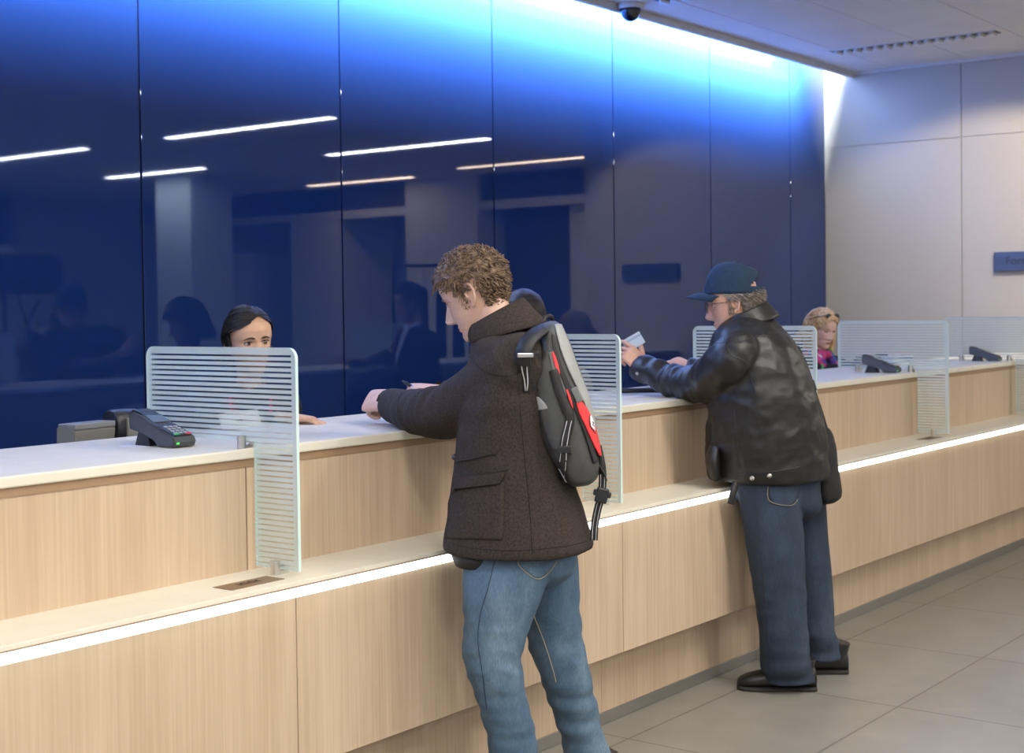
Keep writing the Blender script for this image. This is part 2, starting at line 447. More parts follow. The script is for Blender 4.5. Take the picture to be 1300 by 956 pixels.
# lower panels
edges = [XC0] + [d-.045 for d in seams] + [XC1]
for a, b_ in zip(edges, edges[1:]):
    cpart('lower_panel', BX((a+.0015, YS+.012, .285), (b_-.0015, YS+.032, .742), .001, 1), M['wood'])
edges = [XC0] + [d-.012 for d in seams] + [XC1]
for a, b_ in zip(edges, edges[1:]):
    cpart('upper_panel', BX((a+.001, YT+.012, ZS+.01), (b_-.004, YT+.032, ZT-.047), .001, 1), M['wood'])
    cpart('kick_board', BX((a, YK, .045), (b_-.002, YK+.02, .40)), M['wood'])
bm = bmesh.new(); box(bm, (XC0, YT+.03, .0), (XC1, YT+.05, ZT-.03)); box(bm, (XC0, YK+.022, .05), (XC1, YT+.03, ZS-.03)); box(bm, (XC0, YS+.034, .30), (XC1, YK+.02, ZS-.03))
cpart('carcass', bm, M['wood_edge'])
cpart('skirting', BX((XC0, YK-.006, 0), (XC1, YK+.02, .045), .002, 1), mat('steel_skirting', (.30, .29, .26), .35, metal=.6))
cpart('light_strip', BX((XC0, YS, .745), (XC1, YS+.014, .771)), M['strip'])
cpart('ledge', BX((XC0, YS-.002, .772), (XC1, YT+.03, .786), .002, 2), M['stone'])
cpart('ledge_edge', BX((XC0, YS-.0028, .7705), (XC1, YS+.02, .7745)), M['wood_edge'])
cpart('worktop', BX((XC0, YT, ZT-.028), (XC1, YB, ZT), .005, 3), M['stone'])
cpart('worktop_edge', BX((XC0, YT+.009, ZT-.05), (XC1, YT+.03, ZT-.027)), M['wood_edge'])
bm = bmesh.new(); box(bm, (XC0, YB-.03, 0), (XC1, YB-.01, ZT-.028)); cpart('back_panel', bm, M['wood_edge'])
# teller desks behind the counter
tell = mat('desk_grey', (.30, .30, .29), .5)
for i, d in enumerate([1.11]+DIV[:5]):
    hi = d+1.5 if i < 5 else XC1-.02
    rr = empty('teller_desk', ((d+hi)/2, YB+.2, 0), 0, 'low grey teller desk hidden behind the counter', 'desk', 'teller desks behind the counter')
    q = rr.location
    bm = BX((d+.02-q.x, -.19, .72), (hi-q.x, -.09, .75), .004, 2); obj('desktop', bm, tell, rr, smooth=False)
    for s in (d+.04, hi-.06):
        obj('side_panel', BX((s-q.x, -.185, 0), (s+.025-q.x, -.095, .72)), tell, rr, smooth=False)

# ------------------------------------------------------------------ glass dividers
def divider():
    r = empty('glass_divider', (0, 0, 0))
    # outline in (y, z): L-shaped pane, local y from the front edge
    def arc(cy, cz, rad, a0, a1, n=6): return [(cy+rad*math.cos(math.radians(a0+(a1-a0)*i/n)), cz+rad*math.sin(math.radians(a0+(a1-a0)*i/n))) for i in range(n+1)]
    zt, zb, yb = 1.3965, .800, .620
    yc = YT-2.782-.012
    pts = [(0, zb)] + arc(.03, zt-.03, .03, 180, 90) + arc(yb-.03, zt-.03, .03, 90, 0) + arc(yb-.01, ZT+.030, .01, 0, -90) + [(yc, ZT+.02), (yc, zb)]
    bm = bmesh.new(); prism(bm, pts, -.005, .005, 'yz')
    for f in bm.faces:
        if abs(f.normal.x) < .5: f.material_index = 1
    obj('pane', bm, [M['frit'], M['glass_edge']], r, smooth=False)
    for (yy, z0, hh) in ((.20, ZT, .036), (.50, ZT, .036), (.075, .786, .038)):
        bm = bmesh.new()
        cyl(bm, (-.019, yy, z0), (-.019, yy, z0+hh), .0125, 20); cyl(bm, (.017, yy, z0), (.017, yy, z0+hh*.5), .0095, 18)
        box(bm, (-.02, yy-.008, z0), (.018, yy+.008, z0+.010))
        cyl(bm, (-.008, yy, z0+hh*.62), (.0085, yy, z0+hh*.62), .006, 14)
        autosmooth(obj('clamp', bm, M['metal'], r))
    return r
base = divider()
labs = ['striped frosted glass divider with rounded corners in front of the dark haired teller',
        'striped frosted glass divider beside the backpack of the standing customer',
        'striped frosted glass divider behind the man in the leather jacket',
        'striped frosted glass divider right of the blonde teller',
        'striped frosted glass divider farthest along the counter at right edge']
for k, x in enumerate(DIV):
    o = base if k == 0 else copy_tree(base)
    o.location = (x, 2.782, 0)
    tag(o, labs[k], 'glass divider', 'glass dividers along the counter')

# ------------------------------------------------------------------ people: heads, hands
def skin_mat(name, c, c2):
    return mat(name, c, .48, spec=.4, col2=c2, vscale=30, bump=.12, bscale=220, sss=.12, bdist=.001)
M['skin_a'] = skin_mat('skin_light', (.58, .36, .27), (.66, .43, .33))
M['skin_b'] = skin_mat('skin_ruddy', (.56, .30, .21), (.64, .38, .28))
M['skin_c'] = skin_mat('skin_tan', (.58, .34, .22), (.65, .41, .28))
M['skin_d'] = skin_mat('skin_fair', (.74, .46, .38), (.80, .54, .45))
M['lip'] = mat('lips', (.42, .13, .12), .35)
M['eye'] = mat('eye_white', (.75, .73, .70), .15, spec=.7)
M['iris'] = mat('iris_brown', (.035, .018, .01), .1, spec=.9)
M['brow'] = mat('eyebrow_dark', (.03, .018, .012), .8)
def g1(x, s): return math.exp(-(x/s)**2/2)
def interp(tab, t):
    for (a, va), (b, vb) in zip(tab, tab[1:]):
        if t <= b:
            u = (t-a)/(b-a); u = u*u*(3-2*u)*.5 + u*.5
            return va+(vb-va)*u
    return tab[-1][1]
HF = [(0, .060), (.05, .076), (.12, .080), (.2, .080), (.3, .080), (.42, .080), (.5, .081), (.58, .089), (.68, .091), (.78, .083), (.88, .060), (.95, .034), (1, 0)]
HB = [(0, .0), (.06, .012), (.14, .030), (.22, .052), (.34, .074), (.46, .090), (.6, .101), (.74, .099), (.86, .077), (.95, .042), (1, 0)]
HW = [(0, .022), (.05, .036), (.12, .047), (.22, .057), (.34, .065), (.46, .071), (.6, .076), (.72, .074), (.84, .060), (.93, .039), (1, 0)]
HH = .245
def head(bm, T, female=False, nose=1.0, smile=0):
    """head mesh in local axes (y forward, z up, origin mid-head), T: 4x4 to world.
    material slots: 0 skin, 1 lips"""
    NT, NZ = 112, 120; rings = []
    k = .94 if female else 1
    for j in range(NZ+1):
        t = j/NZ; t = .5-.5*math.cos(PI*t); t = .5*t+.5*j/NZ if 0 < j < NZ else j/NZ
        zf, zb, w_ = interp(HF, t), interp(HB, t), interp(HW, t)
        ring = []
        for i in range(NT):
            th = 2*PI*i/NT; s, c = math.sin(th), math.cos(th)
            ef = .86 if c > 0 else .92
            x = w_*math.copysign(abs(s)**ef, s)*(k if t < .3 else 1)
            y = (zf if c > 0 else zb)*math.copysign(abs(c)**(.80 if c > 0 else .95), c)
            z = (t-.5)*HH
            if c > 0:
                fr = min(1, c*1.6); d = 0
                # nose
                if .26 < t < .60:
                    if t > .345: u = (t-.345)/(.555-.345); hgt = .031*max(0, 1-u)**.8+.003*(u < 1); sg = .0105-.0045*min(1, u)
                    else: u = (.345-t)/(.345-.275); hgt = .031*max(0, 1-max(0, u)**2.2); sg = .0115
                    if t < .575: d += nose*max(0, hgt)*g1(x, sg)
                d += .010*g1(abs(x)-.0125, .0055)*g1((t-.315)*HH, .007)          # wings
                d -= .011*g1(abs(x)-.031, .0135)*g1((t-.508)*HH, .0085)          # sockets
                d += .003*g1(abs(x)-.027, .016)*g1((t-.562)*HH, .006)*(0.3 if female else 1)
                d += .005*g1(abs(x)-.042, .014)*g1((t-.405)*HH, .016)            # cheeks
                d += .0062*g1(x, .017)*g1((t-.219)*HH, .0042)+.0068*g1(x, .015)*g1((t-.186)*HH, .0046)
                d -= .0035*g1(x, .020)*g1((t-.2035)*HH, .0016)                   # mouth line
                d -= .003*g1(x, .018)*g1((t-.150)*HH, .006)
                d += .007*g1(x, .016)*g1((t-.075)*HH, .013)*(.6 if female else 1)
                d -= .0025*g1(x, .004)*g1((t-.25)*HH, .006)
                y += d*fr
            ring.append(bm.verts.new(T @ Vector((x, y, z))) if 0 < j < NZ else None)
        rings.append(ring)
    bot = bm.verts.new(T @ Vector((0, .04, -.5*HH))); top = bm.verts.new(T @ Vector((0, -.005, .5*HH)))
    Ti = T.inverted()
    for j in range(NZ):
        for i in range(NT):
            i2 = (i+1) % NT
            if j == 0: f = bm.faces.new((bot, rings[1][i], rings[1][i2]))
            elif j == NZ-1: f = bm.faces.new((rings[j][i], top, rings[j][i2]))
            else: f = bm.faces.new((rings[j][i], rings[j+1][i], rings[j+1][i2], rings[j][i2]))
            c = Ti @ f.calc_center_median(); t = c.z/HH+.5
            if c.y > .05:
                a = abs(c.x)/.025
                if a < 1 and (.171+.030*a < t < .236-.028*a-.004*g1(c.x, .004)*0): f.material_index = 1
    # ears: rim, bowl, lobe
    for s in (-1, 1):
        base = .0735 if not female else .070
        def E(u, v, o):                       # u backwards, v up from the ear's middle, o outwards
            return T @ Vector((s*(base+o+.30*max(0, u+.004)), -.012-u, -.008+v+.12*u))
        P = [E(.013*math.cos(a)*(1 if math.sin(a) > -.2 else .8)+.002, .027*math.sin(a)+.002, .006) for a in [math.radians(200-q*300/22) for q in range(23)]]
        tube(bm, P, [.0030]+[.0040]*16+[.0044]*6, n=8, k=2)
        P = [E(.006*math.cos(a)+.001, .016*math.sin(a)+.003, .0035) for a in [math.radians(160-q*230/14) for q in range(15)]]
        tube(bm, P, .0030, n=8, k=2)
        vs = ball(bm, (0, 0, 0), 1, 16)
        for v in vs: q = v.co.copy(); v.co = E(q.y*.013+.002, q.z*.026, q.x*.0045)
        vs = ball(bm, (0, 0, 0), 1, 10)
        for v in vs: q = v.co.copy(); v.co = E(-.004+q.y*.0065, -.027+q.z*.008, .004+q.x*.004)
        vs = ball(bm, (0, 0, 0), 1, 10)
        for v in vs: q = v.co.copy(); v.co = E(-.011+q.y*.004, -.006+q.z*.006, .003+q.x*.004)
    bm.normal_update()
def headT(p, yaw, pitch=0, roll=0, s=1.0):
    "yaw: direction faced (degrees from +x); pitch: chin down"
    return Matrix.Translation(p) @ Matrix.Rotation(math.radians(yaw-90), 4, 'Z') @ Matrix.Rotation(-math.radians(pitch), 4, 'X') @ Matrix.Rotation(math.radians(roll), 4, 'Y') @ Matrix.Scale(s, 4)
def eyes(parent, T, q, lid=.45, skin=None, female=False, brow=None):
    "eyeballs with iris, lids, lashes, eyebrows: one of each on either side"
    for s in (-1, 1):
        bm = bmesh.new(); ball(bm, T @ Vector((s*.031, .0655, .0015)), .0120, 20)
        eb = obj('eyeball', bm, M['eye'], parent, world=q)
        bm = bmesh.new(); c = T @ Vector((s*.031, .0655, .0015)); f = (T.to_3x3() @ Vector((0, 1, -.12))).normalized()
        cyl(bm, c+f*.0100, c+f*.01225, .0063, 18); obj('iris', bm, M['iris'], eb, world=q)
        for up in (1, -1):
            bm = bmesh.new(); rows = []
            for a in range(13):
                u = -1+2*a/12; row = []
                for b in range(5):
                    v = b/4; ex = s*.031+u*.0150
                    op = (.0052 if up > 0 else .0036)*(1-u*u)**.7*lid*2
                    z0 = .0015+up*op; z1 = .0015+up*(.0135 if up > 0 else .011)
                    z = z0+(z1-z0)*v; dx = u*.0138; dz = z-.0015
                    r2 = .0129**2-dx*dx*.85-(dz*.8)**2
                    y = .0655+math.sqrt(max(r2, 0.00001)) - .003*v*v - .004*abs(u)**3
                    row.append(bm.verts.new(T @ Vector((ex, y, z))))
                rows.append(row)
            for r0, r1 in zip(rows, rows[1:]):
                for b in range(4): bm.faces.new((r0[b], r0[b+1], r1[b+1], r1[b]))
            bm.normal_update()
            for f_ in bm.faces:
                if f_.normal.dot(T.to_3x3() @ Vector((0, 1, 0))) < 0: f_.normal_flip()
            obj('eyelid', bm, skin, parent, world=q)
        bm = bmesh.new()
        pts = [T @ Vector((s*.031+u*.0155*s, .0655+.0128*math.sqrt(max(.03, 1-u*u*.8))+.0006, .0015+.0050*(1-u*u)**.7*lid*2+.0004+.0012*max(0, u))) for u in [-1+2*i/10 for i in range(11)]]
        tube(bm, pts, [.0005]+[.0016 if female else .0010]*9+[.0016 if female else .0006], n=6, k=1)
        obj('eyelashes', bm, M['brow'], parent, world=q)
        bm = bmesh.new()
        pts = [T @ Vector((s*(.013+.036*u), .0905-.012*u*u-.006*u**3, .0185+.0045*math.sin(u*2.6)-.0065*u*u)) for u in [i/8 for i in range(9)]]
        tube(bm, pts, [.0022, .0028, .003, .003, .0028, .0024, .002, .0014, .0006] if not female else [.0018, .0026, .0029, .0028, .0025, .0021, .0017, .0011, .0005], n=8, k=2)
        obj('eyebrow', bm, brow or M['brow'], parent, world=q)

def hand(wrist, fwd, dorsal, side, curl=(30, 35, 40, 45), spread=1.0, thumb=(.75, .6, -.25), thumb_curl=20, s=1.0, knuckle=None, vox=.0022):
    """hand mesh; fwd towards the fingers, dorsal = back of the hand, side = +1 when the thumb lies along fwd x dorsal.
    returns bmesh, fingertip positions"""
    Fd = Vector(fwd).normalized(); D = Vector(dorsal); D = (D-Fd*D.dot(Fd)).normalized(); S = Fd.cross(D).normalized()*side
    W = Vector(wrist); bm = bmesh.new(); tips = []
    P = lambda a, b, c: W+Fd*a*s+S*b*s+D*c*s
    loft(bm, [(P(-.05, 0, 0), S*.026*s, D*.020*s), (P(-.005, 0, 0), S*.027*s, D*.0185*s), (P(.03, .0, .001), S*.038*s, D*.0165*s),
              (P(.065, 0, .002), S*.041*s, D*.0145*s), (P(.092, 0, .002), S*.040*s, D*.0120*s), (P(.100, 0, .001), S*.030*s, D*.006*s)], n=24, e=.85)
    ball(bm, P(.028, .026, -.008), (.019*s,)*3, 12)
    offs = [(.0285, .090, .0090, .074), (.0095, .095, .0092, .082), (-.0095, .092, .0088, .076), (-.028, .084, .0080, .060)]
    for k, (b, a, r, L_) in enumerate(offs):
        ang = 0; p = P(a-.012, b, 0); pts = [P(a-.035, b*.9, 0), p]; rr = [r*1.05*s, r*1.12*s]
        segs = [(.47, curl[k]*.8), (.30, curl[k]*1.15), (.23, curl[k]*.7)]
        for (fr, cv) in segs:
            ang += math.radians(cv)
            dirv = Fd*math.cos(ang)-D*math.sin(ang)+S*(b*2.4*spread-.0)
            p = p+dirv.normalized()*L_*fr*s*1.08
            pts.append(p.copy()); rr.append(r*s*(1.0 if fr > .4 else .92 if fr > .25 else .74))
        tube(bm, pts, rr, n=12, k=4, ref=S); ball(bm, pts[-1], rr[-1]*1.0, 10); tips.append(pts[-1])
    tv = (Fd*thumb[0]+S*thumb[1]+D*thumb[2]).normalized()
    p = P(.022, .026, -.006); pts = [P(.004, .016, -.004), p]; rr = [.013*s, .0145*s]; ax = tv
    for L_, cv, r in ((.040, .3, .0118), (.033, 1, .0108), (.024, .8, .0082)):
        ax = (Matrix.Rotation(math.radians(-thumb_curl*cv)*side, 3, D) @ ax)
        p = p+ax*L_*s; pts.append(p.copy()); rr.append(r*s)
    tube(bm, pts, rr, n=12, k=4, ref=D); ball(bm, pts[-1], rr[-1], 10); tips.append(pts[-1])
    return remesh(bm, vox*s, 2), tips

def limbs_body(secs_list, tubes, vox=.007):
    bm = bmesh.new()
    for s_ in secs_list: loft(bm, s_, n=24, k=4)
    for pts, rr in tubes: tube(bm, pts, rr, n=16, k=4)
    return remesh(bm, vox, 4)

# ------------------------------------------------------------------ cloth
def fold(bm, fn):
    bm.normal_update()
    mv = [(v, v.normal.copy()*fn(v.co, v.normal)) for v in bm.verts]
    for v, d in mv: v.co += d
    bm.normal_update()
def ridged(p): return 1-2*abs(noise.noise(p))
def aniso(p, axis, sa, sb):
    "noise that varies with frequency sa along axis and sb across it"
    a = p.dot(axis); q = p-axis*a
    return noise.noise(q*sb+axis*(a*sa))
def patch(bvh, L_, R_, n=8, m=8, off=.002, thick=.003, d0=None):
    """sheet lying on a garment: left and right edges given as picture points, dropped onto the surface"""
    bm = bmesh.new(); rows = []; last = d0
    Ls = spline([tuple(map(float, p)) for p in L_], max(1, m)) if m > 1 else L_
    Rs = spline([tuple(map(float, p)) for p in R_], max(1, m)) if m > 1 else R_
    for a, b in zip(Ls, Rs):
        row = []
        for i in range(n+1):
            u = i/n; px, py = a[0]+(b[0]-a[0])*u, a[1]+(b[1]-a[1])*u
            q, nr, d = drop(bvh, px, py, last); last = d
            row.append(bm.verts.new(q+nr*off))
        rows.append(row)
    for r0, r1 in zip(rows, rows[1:]):
        for i in range(n): bm.faces.new((r0[i], r0[i+1], r1[i+1], r1[i]))
    vs = bm.verts[:]
    for _ in range(2): bmesh.ops.smooth_vert(bm, verts=vs, factor=.4, use_axis_x=True, use_axis_y=True, use_axis_z=True)
    bm.normal_update()
    g = bm.faces[:]
    if g and sum(f.normal.dot(CAM-f.calc_center_median()) for f in g) < 0:
        for f in g: f.normal_flip()
        bm.normal_update()
    r = bmesh.ops.extrude_face_region(bm, geom=g)
    for v in [e for e in r['geom'] if isinstance(e, bmesh.types.BMVert)]: v.co += v.normal*0
    top = [e for e in r['geom'] if isinstance(e, bmesh.types.BMVert)]
    bm.normal_update()
    for v, b in [(v, v.normal.copy()) for v in top]: v.co += b*thick
    bmesh.ops.recalc_face_normals(bm, faces=bm.faces[:])
    return bm
def drop(bvh, px, py, last=None):
    dv = ray(px, py); L_ = dv.length
    h = bvh.ray_cast(CAM, dv/L_)
    if h[0] is not None and (last is None or abs(h[3]/L_-last) < .25):
        return h[0], h[1], h[3]/L_
    p = CAM+dv*(last if last else 4.2)
    q, nr, _, _ = bvh.find_nearest(p)
    return q, nr, last if last else 4.2
def seam(bvh, pts, rad=.0016, off=0.0, k=5, d0=None, n=6):
    S = spline([tuple(map(float, p)) for p in pts], k); out = []; last = d0
    for a in S:
        q, nr, last = drop(bvh, a[0], a[1], last); out.append(q+nr*off)
    bm = bmesh.new(); tube(bm, out, rad, n=n, k=1); return bm
def strap_on(bvh, pts, wid, off=.004, k=6, thick=.002, d0=None):
    "flat webbing laid over a surface"
    S = spline([tuple(map(float, p)) for p in pts], k); C = []; last = d0
    for a in S:
        q, nr, last = drop(bvh, a[0], a[1], last); C.append((q+nr*off, nr))
    return web(C, wid, thick)
def web(C, wid, thick=.002):
    bm = bmesh.new(); rings = []
    for i, (c, nr) in enumerate(C):
        T = (C[min(i+1, len(C)-1)][0]-C[max(i-1, 0)][0]).normalized(); s = T.cross(nr).normalized()
        nn = s.cross(T).normalized()
        rings.append([bm.verts.new(c+s*(wid/2*a)+nn*(thick/2*b)) for a, b in ((-1, -1), (1, -1), (1, 1), (-1, 1))])
    for r0, r1 in zip(rings, rings[1:]):
        for i in range(4): bm.faces.new((r0[i], r0[(i+1) % 4], r1[(i+1) % 4], r1[i]))
    bm.faces.new(rings[0][::-1]); bm.faces.new(rings[-1]); bm.normal_update()
    bmesh.ops.recalc_face_normals(bm, faces=bm.faces[:]); return bm
def webfree(pts, wid, nr, k=6, thick=.002):
    S = spline([(Vector(p),) for p in pts], k)
    return web([(s_[0], Vector(nr)) for s_ in S], wid, thick)

# ------------------------------------------------------------------ hair
def tufts(T, pick, n, length, rad, flow, seed=1, lift=.3, curl=.3, seg=5, off=0.0, wave=9, hug=False):
    """locks of hair rooted on the head. pick(local point)->bool keeps roots, flow(local point)->local direction"""
    rnd = random.Random(seed); bm = bmesh.new(); k = 0; tries = 0
    while k < n and tries < n*30:
        tries += 1
        th = rnd.uniform(0, 2*PI); t = rnd.uniform(.2, 1)**.8
        if t > .995: continue
        s, c = math.sin(th), math.cos(th)
        x = interp(HW, t)*s; y = (interp(HF, t) if c > 0 else interp(HB, t))*c; z = (t-.5)*HH
        p = Vector((x, y, z))
        if not pick(p): continue
        k += 1
        nr = Vector((x/.006, y/.0085, max(0, z)/.012)).normalized()
        p = p+nr*off
        d = (Vector(flow(p))+Vector((rnd.gauss(0, curl), rnd.gauss(0, curl), rnd.gauss(0, curl)))).normalized()
        L_ = length(p) if callable(length) else length
        L_ *= rnd.uniform(.75, 1.25); pts = [p-nr*.004]; q = p.copy(); a = (d+nr*lift).normalized()
        tw = Vector((rnd.gauss(0, 1), rnd.gauss(0, 1), rnd.gauss(0, 1))).normalized()
        for i in range(seg if hug else 0):
            nn = Vector((q.x/.006, q.y/.0085, max(0, q.z)/.012)).normalized(); fl = Vector(flow(q))+tw*curl
            fl = (fl-nn*min(fl.dot(nn), 1e9)*(1 if q.z > -.02 else .0)).normalized()
            q = q+(fl+nn*lift).normalized()*L_/seg; pts.append(q.copy())
        for i in range(0 if hug else seg):
            q = q+a*L_/seg; pts.append(q.copy())
            a = (a+d*.35-nr*.12*lift+tw*curl*math.sin(i*1.7+wave*k)*.9).normalized()
        r = rad*rnd.uniform(.7, 1.3)
        tube(bm, [T @ v for v in pts], [r*(1-.75*(i/seg)**1.6) for i in range(seg+1)], n=5, k=1)
    return bm
def scalp(T, pick, off, k=None):
    "close-fitting cap under the locks"
    bm = bmesh.new(); NT, NZ = 64, 56; rings = []
    for j in range(NZ):
        t = .2+.795*j/(NZ-1); ring = []
        for i in range(NT):
            th = 2*PI*i/NT; s, c = math.sin(th), math.cos(th)
            p = Vector((interp(HW, t)*math.copysign(abs(s)**(.86 if c > 0 else .92), s), (interp(HF, t)*abs(c)**.8 if c > 0 else -interp(HB, t)*abs(c)**.95), (t-.5)*HH))
            nr = Vector((p.x/.006, p.y/.0085, max(-.02, p.z)/.012)).normalized()
            o_ = off(p) if callable(off) else off
            ring.append((p, bm.verts.new(T @ (p+nr*o_))))
        rings.append(ring)
    for r0, r1 in zip(rings, rings[1:]):
        for i in range(NT):
            i2 = (i+1) % NT; c = (r0[i][0]+r0[i2][0]+r1[i][0]+r1[i2][0])/4
            if pick(c): bm.faces.new((r0[i][1], r0[i2][1], r1[i2][1], r1[i][1]))
    top = bm.verts.new(T @ Vector((0, -.005, .5*HH+(off(Vector((0, 0, .12))) if callable(off) else off))))
    for i in range(NT): bm.faces.new((rings[-1][i][1], rings[-1][(i+1) % NT][1], top))
    for v in [v for v in bm.verts if not v.link_faces]: bm.verts.remove(v)
    bm.normal_update(); return bm
def hair_mat(name, c1, c2, rough=.45):
    m, nt, b = node_mat(name); N, L = nt.nodes, nt.links
    tc = N.new('ShaderNodeTexCoord'); n = N.new('ShaderNodeTexNoise'); n.inputs['Scale'].default_value = 70; n.inputs['Detail'].default_value = 4
    L.new(tc.outputs['Object'], n.inputs[0]); r = N.new('ShaderNodeValToRGB'); r.color_ramp.elements[0].position = .35; r.color_ramp.elements[1].position = .68
    r.color_ramp.elements[0].color = (*c1, 1); r.color_ramp.elements[1].color = (*c2, 1)
    L.new(n.outputs[0], r.inputs[0]); L.new(r.outputs[0], b.inputs['Base Color']); b.inputs['Roughness'].default_value = rough
    b.inputs['Specular IOR Level'].default_value = .35
    return m
M['hair_brown'] = hair_mat('hair_brown', (.075, .045, .026), (.24, .16, .10))
M['hair_black'] = hair_mat('hair_black', (.008, .006, .005), (.030, .022, .017), .5)
M['hair_grey'] = hair_mat('hair_grey', (.11, .09, .07), (.32, .28, .23))
M['hair_blond'] = hair_mat('hair_blond', (.48, .27, .12), (.82, .58, .33))
M['wool'] = mat('dark_brown_wool', (.028, .0215, .018), .95, spec=.15, col2=(.054, .043, .037), vscale=160, bump=.5, bscale=500, bdist=.0015)
M['wool_d'] = mat('dark_brown_wool_seam', (.010, .0075, .006), .95)
M['lining'] = mat('black_lining', (.008, .008, .008), .6)
M['leather'] = mat('black_leather', (.011, .011, .011), .42, spec=.42, col2=(.020, .019, .018), vscale=14, bump=.35, bscale=55, bdist=.004, bdetail=8)
def denim(name, c1, c2, worn):
    m, nt, b = node_mat(name); N, L = nt.nodes, nt.links
    tc = N.new('ShaderNodeTexCoord')
    n = N.new('ShaderNodeTexNoise'); n.inputs['Scale'].default_value = 5; n.inputs['Detail'].default_value = 8; n.inputs['Roughness'].default_value = .65
    mp = N.new('ShaderNodeMapping'); mp.inputs['Scale'].default_value = (1, 1, .45); L.new(tc.outputs['Object'], mp.inputs[0]); L.new(mp.outputs[0], n.inputs[0])
    r = N.new('ShaderNodeValToRGB'); r.color_ramp.elements[0].position = .32; r.color_ramp.elements[0].color = (*c1, 1)
    r.color_ramp.elements[1].position = .72; r.color_ramp.elements[1].color = (*worn, 1); e = r.color_ramp.elements.new(.52); e.color = (*c2, 1)
    L.new(n.outputs[0], r.inputs[0])
    w_ = N.new('ShaderNodeTexNoise'); w_.inputs['Scale'].default_value = 1; w_.inputs['Detail'].default_value = 2
    mp2 = N.new('ShaderNodeMapping'); mp2.inputs['Scale'].default_value = (420, 420, 60); L.new(tc.outputs['Object'], mp2.inputs[0]); L.new(mp2.outputs[0], w_.inputs[0])
    mx = N.new('ShaderNodeMix'); mx.data_type = 'RGBA'; mx.blend_type = 'OVERLAY'; mx.inputs[0].default_value = .5
    L.new(r.outputs[0], mx.inputs[6]); L.new(w_.outputs[0], mx.inputs[7]); L.new(mx.outputs[2], b.inputs['Base Color'])
    bp = N.new('ShaderNodeBump'); bp.inputs['Strength'].default_value = .3; bp.inputs['Distance'].default_value = .001
    L.new(w_.outputs[0], bp.inputs['Height']); L.new(bp.outputs[0], b.inputs['Normal'])
    b.inputs['Roughness'].default_value = .85; return m
M['jeans_a'] = denim('faded_denim', (.038, .080, .135), (.075, .130, .195), (.165, .235, .30))
M['jeans_b'] = denim('dark_denim', (.010, .018, .036), (.019, .033, .060), (.045, .066, .098))
M['stitch'] = mat('stitching', (.42, .36, .24), .8)
M['shoe'] = mat('black_shoe_leather', (.01, .01, .01), .4)
M['sole'] = mat('shoe_sole', (.02, .018, .016), .8)
def shoe(parent, q, toe, heel, w_=.05, h=.075):
    "toe and heel: ground points"
    t, hl = Vector(toe), Vector(heel); f = (t-hl).normalized(); s = Vector((f.y, -f.x, 0)); z = Vector((0, 0, 1)); L_ = (t-hl).length
    bm = bmesh.new()
    prof = [(0.0, .55, .62), (.03, .74, .92), (.18, .80, 1.2), (.35, .78, 1.25), (.5, .9, .95), (.7, 1.05, .72), (.87, .95, .55), (.97, .6, .38), (1.0, .2, .2)]
    loft(bm, [(hl+f*L_*a+z*(.012+h*c*.5), s*w_*b, z*h*c*.5) for a, b, c in prof], n=24, e=.8)
    tube(bm, [hl+f*L_*.22+z*.06, hl+f*L_*.16+z*.13], [.045, .05], n=20, k=2)
    sh = obj('shoe', remesh(bm, .004, 3), M['shoe'], parent, world=q)
    bm = bmesh.new()
    loft(bm, [(hl+f*L_*a+z*.008, s*w_*b*1.04, z*.009) for a, b, c in prof], n=24, e=.5)
    obj('sole', bm, M['sole'], sh, world=q)
Z = Vector((0, 0, 1))
IL = -RT                      # towards picture left
def hor(deg): return Vector((math.cos(math.radians(deg)), math.sin(math.radians(deg)), 0))

